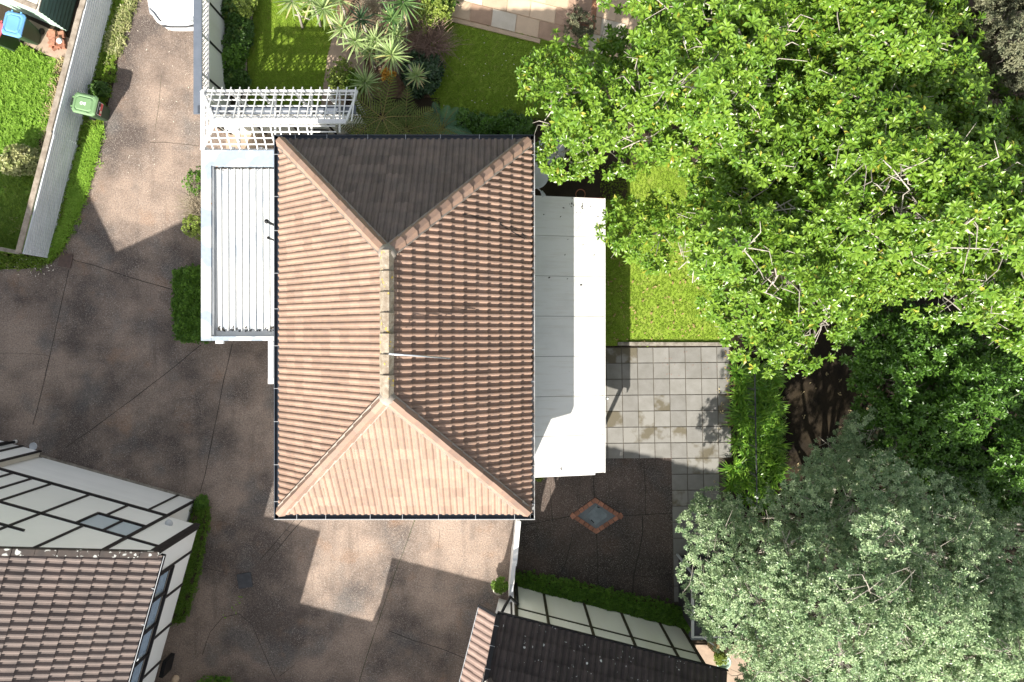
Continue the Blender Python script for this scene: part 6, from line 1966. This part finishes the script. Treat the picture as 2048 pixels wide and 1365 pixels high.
# shrubs in the narrow bed by the tall fence
for i, (u, v, rr_, h, leaf, lab) in enumerate([
        (478, 8, .55, .75, 'shrub', "yellow-green shrub at the top of the narrow bed"), (470, 40, .5, .7, 'ivy', "dark leafy shrub below the yellow-green one in the narrow bed"),
        (473, 80, .5, .65, 'ivy', "broad dark shrub midway down the narrow bed"), (468, 120, .48, .6, 'hedge', "mid green shrub low in the narrow bed by the timber edging"),
        (464, 160, .42, .5, 'ivy', "small dark shrub at the pergola end of the narrow bed")]):
    t = thing("bed_shrub", lab, "shrub", S(u, v), "shrubs in the narrow bed along the tall fence")
    bush(t, S(u, v, h * .55), rr_, rr_ * 1.0, h * .55, 380, .11, ROS['ivy'], LEAF[leaf], 70 + i)
for i, (u, v, rr_, lab) in enumerate([(925, 250, .45, "dark leafy clump beside the spiky cycad frond"), (965, 252, .5, "glossy dark clump second from the cycad under the north eaves"),
                                      (1000, 250, .5, "rounded leafy clump with one white bloom under the north eaves"), (1040, 256, .45, "leafy clump at the north-east eaves corner")]):
    t = thing("border_plant", lab, "plant", S(u, v), "leafy plants along the north eaves")
    bush(t, S(u, v, .3), rr_, rr_ * .8, .34, 260, .12, ROS['ivy'], LEAF['deep'], 80 + i)
t = thing("shrub", "light yellow-green shrub beside the tan garden path", "shrub", S(690, 160))
bush(t, S(686, 158, .45), .5, .45, .45, 330, .085, ROS['bush'], LEAF['shrub'], 90)
bush(t, S(708, 166, .4), .4, .35, .4, 220, .085, ROS['bush'], LEAF['box'], 91, stems=False)
t = thing("bare_shrub", "reddish-brown leafless twiggy shrub beside the shaded lawn", "shrub", S(862, 80))
twig_bush(t, S(862, 82, .6), .85, 260, MAT['dry'], 92, th=.007)
t = thing("bare_shrub", "grey-brown dry ground cover behind the spiky plants", "shrub", S(752, 25))
twig_bush(t, S(752, 25, .2), .75, 220, MAT['drytan'], 93, th=.006)
t = thing("bare_shrub", "whitish twiggy climber at the eastern end of the pergola", "shrub", S(716, 250))
twig_bush(t, S(722, 248, 1.2), .75, 200, MAT['drytan'], 94, th=.006)
t = thing("shrub", "dark glossy shrub behind the small cordyline by the lawn", "shrub", S(848, 150))
bush(t, S(842, 150, .5), .55, .65, .55, 330, .16, ROS['bush'], LEAF['flax'], 95)
t = thing("shrub", "loose olive shrub between the cordylines and the stone terrace", "shrub", S(872, 12))
bush(t, S(868, 14, .6), .55, .7, .6, 360, .11, ROS['bush'], LEAF['shrub'], 96)
bush(t, S(880, -10, .6), .5, .5, .6, 200, .11, ROS['bush'], LEAF['ivy'], 97, stems=False)
t = thing("shrub", "pale variegated shrub in the grassy yard by the low fence", "shrub", S(45, 325))
bush(t, S(48, 325, .4), .65, .45, .4, 380, .13, ROS['bush'], LEAF['varieg'], 98)
t = thing("shrub", "dark green shrub at the bottom edge of the driveway", "shrub", S(430, 1385))
bush(t, S(435, 1388, .3), .9, .45, .35, 500, .08, ROS['bush'], LEAF['hedge'], 99)
t = thing("shrub", "thin olive shrub at the terrace end under the broad-leaved tree", "shrub", S(1160, 40))
bush(t, S(1158, 45, .5), .45, .6, .5, 200, .08, ROS['bush'], LEAF['corner'], 100)
twig_bush(t, S(1155, 40, .5), .6, 70, MAT['dry'], 101, th=.006)
t = thing("shrub", "tiny yellow-green plant at the foot of the veranda's south end", "shrub", S(1083, 960))
bush(t, S(1078, 955, .12), .22, .12, .12, 90, .05, ROS['bush'], LEAF['shrub'], 102)
t = thing("shrub", "rusty brown weed clump by the green wheelie bin", "shrub", S(196, 182))
bush(t, S(200, 180, .15), .28, .28, .2, 120, .09, ROS['ivy'], LEAF['ivy'], 103)
t = thing("orange_plant", "orange bracted plant among the spiky heads above the ferns", "plant", S(775, 152))
bush(t, S(772, 152, .7), .22, .18, .12, 30, .11, ROS['bush'], MAT['orange'], 104)
st = MB().lathe([(0, .14), (.08, .12), (.13, .06), (.12, 0)], S(352, 1357), 9)
tag(st.build("garden_stone", MAT['flag'], None, True), "tan rounded stone by the lower end of the white east wall", "stone")
MB_ = MB().box(S(334, 1331, .3), (.13, .55, .6), -.24)
tag(MB_.build("meter_box", MAT['gutterb']), "black meter box standing against the lower east wall", "meter box")

# spiky cordylines ------------------------------------------------------------------
def blade_mesh(L, W, bend, mat, seed):
    seg = 4; v = []; 
    pos = np.array([0.03, 0, 0.0]); ang = 0.0
    for k in range(seg + 1):
        w = W / 2 * (.55, 1, .9, .6, .06)[k]
        v += [[pos[0], -w, pos[2] + .25 * w], [pos[0], 0, pos[2]], [pos[0], w, pos[2] + .25 * w]]
        pos = pos + np.array([math.cos(ang), 0, math.sin(ang)]) * L / seg
        ang -= bend * (.4 + .5 * k)
    q = []
    for k in range(seg):
        q += [[3 * k, 3 * k + 1, 3 * k + 4, 3 * k + 3], [3 * k + 1, 3 * k + 2, 3 * k + 5, 3 * k + 4]]
    return np_mesh("leaf", np.array(v), np.array(q), mat)
BL = {}
def blades(mat, L, W):
    key = (mat.name, L, W)
    if key not in BL:
        BL[key] = [blade_mesh(L * f, W, b_, mat, 0) for f, b_ in ((1.0, .08), (.9, .16), (1.08, .05))]
    return BL[key]
def cordyline(label, u, v, h, L, n, leaf, seed, W=.05, dead=4, group="spiky cordylines in the garden bed"):
    L *= 1.18
    p = S(u, v, h)
    t = thing("cordyline", label, "plant", (p.x, p.y, 0), group)
    rr = random.Random(seed)
    MB().tube([(p.x + rr.uniform(-.15, .15), p.y + rr.uniform(-.15, .15), 0), (p.x, p.y, h * .6), p - UP * .02], [.055, .045, .04], 7).build("trunk", MAT['bark'], t, True)
    bl = blades(LEAF[leaf], L, W); db_ = blades(LEAF['dead'], L * .9, W)
    for i in range(n):
        a = i * 2.39996; f = i / (n - 1)
        el = math.radians(82 - 104 * f ** .8 + rr.uniform(-7, 7))
        src = db_ if i >= n - dead else bl
        Mx = Matrix.Translation(p - UP * .10 * f) @ Matrix.Rotation(a, 4, 'Z') @ Matrix.Rotation(-el, 4, 'Y') @ Matrix.Rotation(rr.gauss(0, .3), 4, 'X') @ Matrix.Scale(rr.uniform(.8, 1.1), 4)
        place("leaf", src[i % 3], t, Mx)
CORD = [(583, 2, 1.7, .50, 42, 'cord', "cordyline nearest the sunny lawn's top edge"), (621, 0, 1.7, .50, 42, 'cord', "second cordyline along the top of the sunny lawn"),
        (646, 17, 1.9, .52, 46, 'cord', "third cordyline along the sunny lawn, golden centred"), (678, -2, 1.6, .5, 40, 'cord', "cordyline with yellowing lower leaves at the frame's top edge"),
        (684, 56, 1.6, .46, 44, 'cord', "cordyline overhanging the start of the tan path"), (711, 83, 1.8, .50, 48, 'cord', "pale cordyline between the path and the dark flax"),
        (750, 83, 1.8, .47, 44, 'cord', "pale cordyline just north-west of the largest pale head"), (783, 110, 2.2, .56, 56, 'cord', "largest pale cordyline head in the middle of the bed"),
        (739, 106, 1.5, .48, 40, 'cord', "yellow-green cordyline half under the largest pale head"), (730, 166, 1.7, .52, 48, 'cord', "cordyline leaning over the pergola corner"),
        (833, 152, 1.6, .38, 40, 'cord', "small cordyline with dead brown leaves beside the shaded lawn"), (784, 37, 1.9, .42, 44, 'cordg', "small fresh green cordyline above the bed"),
        (806, 4, 2.3, .62, 60, 'cordg', "biggest deep green cordyline at the frame's top edge"), (794, 72, 1.5, .44, 40, 'cord', "cordyline tucked behind the largest pale head"),
        (722, 38, 1.2, .46, 40, 'flax', "dark flax-like rosette amid the pale cordylines")]
for i, (u, v, h, L, n, leaf, lab) in enumerate(CORD):
    cordyline(lab, u, v, h, L, n, leaf, 200 + i, dead=10 if i in (10, 3) else 4)
for pts in ([(806, 20, 1.5), (815, 60, 1.2), (812, 85, .5)], [(818, 130, 1.2), (824, 145, 1.5)], [(590, 30, .3), (606, 34, .35), (620, 40, .3)]):
    tw = MB().tube([S(u, v, h) for u, v, h in pts], [.03, .025, .02], 6)
    tag(tw.build("fallen_branch", MAT['bark'], None, True), {806: "bare grey branch curving down beside the biggest green cordyline", 818: "short bare branch beside the small cordyline", 590: "grey driftwood branch at the edge of the sunny lawn"}[pts[0][0]], "branch")

# ferns ---------------------------------------------------------------------------------
def frond_mesh(L, W, npair, mat, bend=.5, name="frond", lw=.05):
    V, Q = [], []
    pts = []; pos = np.array([0., 0, 0]); ang = .45
    m_ = 8
    for k in range(m_ + 1):
        pts.append(pos.copy()); pos = pos + np.array([math.cos(ang), 0, math.sin(ang)]) * L / m_; ang -= bend * 2.2 / m_
    pts = np.array(pts)
    def at(t):
        x = t * m_; i = min(int(x), m_ - 1); return pts[i] + (pts[i + 1] - pts[i]) * (x - i)
    for k in range(m_):
        w0, w1 = .010 * (1 - k / m_) + .004, .010 * (1 - (k + 1) / m_) + .004
        o = len(V); V += [pts[k] + [0, -w0, .004], pts[k] + [0, w0, .004], pts[k + 1] + [0, w1, .004], pts[k + 1] + [0, -w1, .004]]; Q.append([o, o + 1, o + 2, o + 3])
    for i in range(npair):
        t = .12 + .86 * i / (npair - 1)
        b0 = at(t); ll = W / 2 * (math.sin(math.pi * min(1, .22 + .78 * t)) ** .7 + .05)
        for s_ in (-1, 1):
            d_ = np.array([.55, s_ * .85, -.12]); d_ /= np.linalg.norm(d_)
            e = b0 + d_ * ll + np.array([0, 0, -.12 * ll]); mid = b0 + d_ * ll * .5
            wv = np.array([lw * .5, 0, 0])
            o = len(V); V += [b0 - wv * .8, b0 + wv * .8, mid + wv, mid - wv, e + wv * .15, e - wv * .15]
            Q += [[o, o + 1, o + 2, o + 3], [o + 3, o + 2, o + 4, o + 5]]
    me = np_mesh(name, np.array(V), np.array(Q), mat)
    me.materials.append(MAT['rachis'])
    mi = np.zeros(len(Q), dtype=np.int32); mi[:m_] = 1
    me.polygons.foreach_set('material_index', mi)
    return me
fm_ = [frond_mesh(1.3 * f, .66, 13, LEAF['fern'], .5, lw=.046) for f in (1, .85, 1.1)]
pm_ = [frond_mesh(1.0 * f, .46, 20, LEAF['palm'], .55, lw=.024) for f in (1, .85)]
def fern(label, u, v, h, n, meshes, seed, a0=0, a1=6.283, sc=1.0):
    p = S(u, v, h)
    t = thing("tree_fern", label, "fern", (p.x, p.y, 0), "ferns by the north eaves")
    rr = random.Random(seed)
    MB().tube([(p.x, p.y, 0), p], [.09, .07], 8).build("trunk", MAT['barkd'], t, True)
    for i in range(n):
        a = a0 + (a1 - a0) * i / n + rr.uniform(-.15, .15)
        Mx = Matrix.Translation(p) @ Matrix.Rotation(a, 4, 'Z') @ Matrix.Rotation(rr.uniform(-.25, .15), 4, 'Y') @ Matrix.Rotation(rr.gauss(0, .15), 4, 'X') @ Matrix.Scale(sc * rr.uniform(.85, 1.12), 4)
        place("frond", meshes[i % len(meshes)], t, Mx)
fern("wide olive tree fern next to the pergola's east end", 765, 236, 1.7, 10, fm_, 401)
fern("olive tree fern in the middle of the fern group", 812, 262, 1.45, 9, fm_, 402)
fern("smaller tree fern by the pergola tucked against the gutter", 725, 262, 1.1, 7, fm_, 403, sc=.8)
fern("upright olive fern close to the cycad", 846, 266, 1.15, 7, fm_, 404, sc=.85)
fern("blue-green cycad beside the shaded lawn", 884, 258, .7, 13, pm_, 405, sc=1.0)

# ================================================================== TREES
tA = thing("broadleaf_tree", "big bright green broad-leaved tree overhanging the house's north-east corner", "tree", S(1420, 190), "glossy broad-leaved trees")
crown(tA, [(1085, -160), (1190, -120), (1195, -20), (1215, 60), (1150, 95), (1098, 62), (1070, 45), (1062, 110), (1036, 150), (1030, 192), (1056, 235), (1060, 262), (1050, 290), (1082, 322), (1105, 350), (1150, 372), (1185, 374),
           (1225, 347), (1262, 354), (1340, 322), (1400, 380), (1520, 480), (1720, 400), (1730, -200)], 501, 56, 4.0, 7.4, 260, 1.0, 100, .185, ROS['karaka'], LEAF['karaka'], -.85, 300, (1440, 180), MAT['bark'], 5, twig_r=.012)
tC = thing("broadleaf_tree", "bright green broad-leaved tree reaching over the white veranda and pavers", "tree", S(1520, 470), "glossy broad-leaved trees")
crown(tC, [(1215, 388), (1200, 440), (1208, 505), (1232, 532), (1262, 512), (1290, 542), (1332, 570), (1380, 616), (1444, 676), (1462, 716), (1510, 736), (1560, 766), (1602, 746), (1662, 704), (1730, 632), (1800, 590), (1800, 250),
           (1500, 290), (1420, 320), (1352, 345), (1345, 385), (1262, 400)], 502, 55, 3.7, 7.0, 230, .95, 100, .185, ROS['karaka'], LEAF['karaka'], -.85, 300, (1560, 430), MAT['bark'], 5, twig_r=.012)
tB = thing("broadleaf_tree", "bright green broad-leaved tree filling the north-east of the view", "tree", S(1700, 300), "glossy broad-leaved trees")
crown(tB, [(1590, -220), (1590, 300), (1640, 500), (1720, 600), (1785, 592), (1812, 642), (1850, 674), (1912, 642), (1955, 692), (2010, 708), (2070, 738), (2260, 740), (2260, 150), (2010, 170), (1955, 120), (1945, -220)], 503, 58, 4.6, 8.0, 240, 1.05, 100, .185,
      ROS['karaka'], LEAF['karaka'], -.85, 300, (1640, 330), MAT['bark'], 6, twig_r=.012)
tD = thing("shaded_tree", "low dark broad-leaved tree in the shade below the bright canopy", "tree", S(1760, 770))
crown(tD, [(1690, 560), (1850, 620), (2100, 640), (2180, 1060), (2010, 1040), (1890, 1020), (1770, 970), (1690, 860), (1705, 760), (1670, 650)], 504, 46, 2.2, 3.8, 150, .8, 110, .17, ROS['karaka'], LEAF['deep'], -1.0, 250, (1790, 770), MAT['barkd'], 3)
tE = thing("silvery_tree", "large silvery small-leaved tree in the south-east", "tree", S(1640, 1060))
crown(tE, [(1378, 1012), (1392, 996), (1425, 978), (1445, 996), (1500, 990), (1560, 950), (1600, 890), (1680, 840), (1760, 805), (1860, 860), (1950, 940), (2005, 990), (2100, 1010), (2300, 1040), (2300, 1560), (1470, 1560), (1450, 1372),
           (1438, 1330), (1418, 1275), (1375, 1215), (1352, 1170), (1358, 1125), (1388, 1090), (1358, 1050)], 505, 50, 2.0, 7.2, 340, .82, 165, .10, ROS['small'], LEAF['silver'], -1.0, 300, (1640, 1060), MAT['bark'], 5, jit=.5, twig_r=.007, inset=.28)
tF = thing("corner_tree", "dull olive fine-leaved tree in the far corner of the view", "tree", S(1950, 60))
crown(tF, [(1930, -150), (1955, 20), (1938, 110), (1975, 190), (2040, 235), (2200, 260), (2200, -150)], 506, 46, 4.2, 6.4, 120, .8, 130, .11, ROS['small'], LEAF['corner'], -1.2, 120, (1800, 130), MAT['barkd'], 4)

# fallen leaves and petals: loose scraps lying on the ground
def scraps(name, label, cat, poly, n, s0, s1, mat, seed, z=.012):
    P = scatter(poly, n, seed); mb = MB(); rr = random.Random(seed)
    for u, v in P:
        p = S(u, v) + UP * (z + rr.uniform(0, .03)); a = rr.uniform(0, 6.28); k = rr.uniform(s0, s1)
        d1 = Vector((math.cos(a), math.sin(a), rr.uniform(-.15, .15))) * k; d2 = Vector((-math.sin(a), math.cos(a), rr.uniform(0, .2))) * k * .45
        mb.add([p - d1, p - d2, p + d1, p + d2], [(0, 1, 2, 3)])
    tag(mb.build(name, mat), label, cat, kind='stuff')
scraps("fallen_leaves", "pale fallen leaves scattered over the east lawn", "fallen leaves", [(1212, 400), (1440, 520), (1440, 688), (1212, 688)], 150, .035, .07, MAT['fallen'], 601, .045)
scraps("fallen_petals", "white fallen petals by the drain grate and verge", "petals", [(0, 512), (100, 525), (118, 545), (60, 556), (0, 545)], 40, .02, .045, MAT['petal'], 602)
scraps("fallen_petals", "pale specks scattered over the shaded north lawn", "petals", lawn_n, 40, .015, .03, MAT['petal'], 603, .04)
scraps("fallen_petals", "pale specks scattered over the sunlit upper driveway", "petals", [(250, 60), (380, 60), (395, 290), (240, 440)], 30, .015, .03, MAT['petal'], 604)
scraps("fallen_leaves", "small red-brown scraps on the square pavers", "fallen leaves", [(1300, 700), (1440, 700), (1440, 760), (1330, 760)], 28, .012, .025, MAT['brick'], 605)
scraps("fallen_leaves", "brown leaf litter along the strap-leaved bed", "fallen leaves", [(1448, 700), (1475, 700), (1480, 850), (1455, 860)], 120, .03, .06, MAT['fallen'], 606)
scraps("weed_sprigs", "tiny bright weeds in the driveway joints near the grate", "weeds", [(470, 1190), (486, 1190), (490, 1235), (440, 1240)], 14, .02, .05, LEAF['bright'], 607)
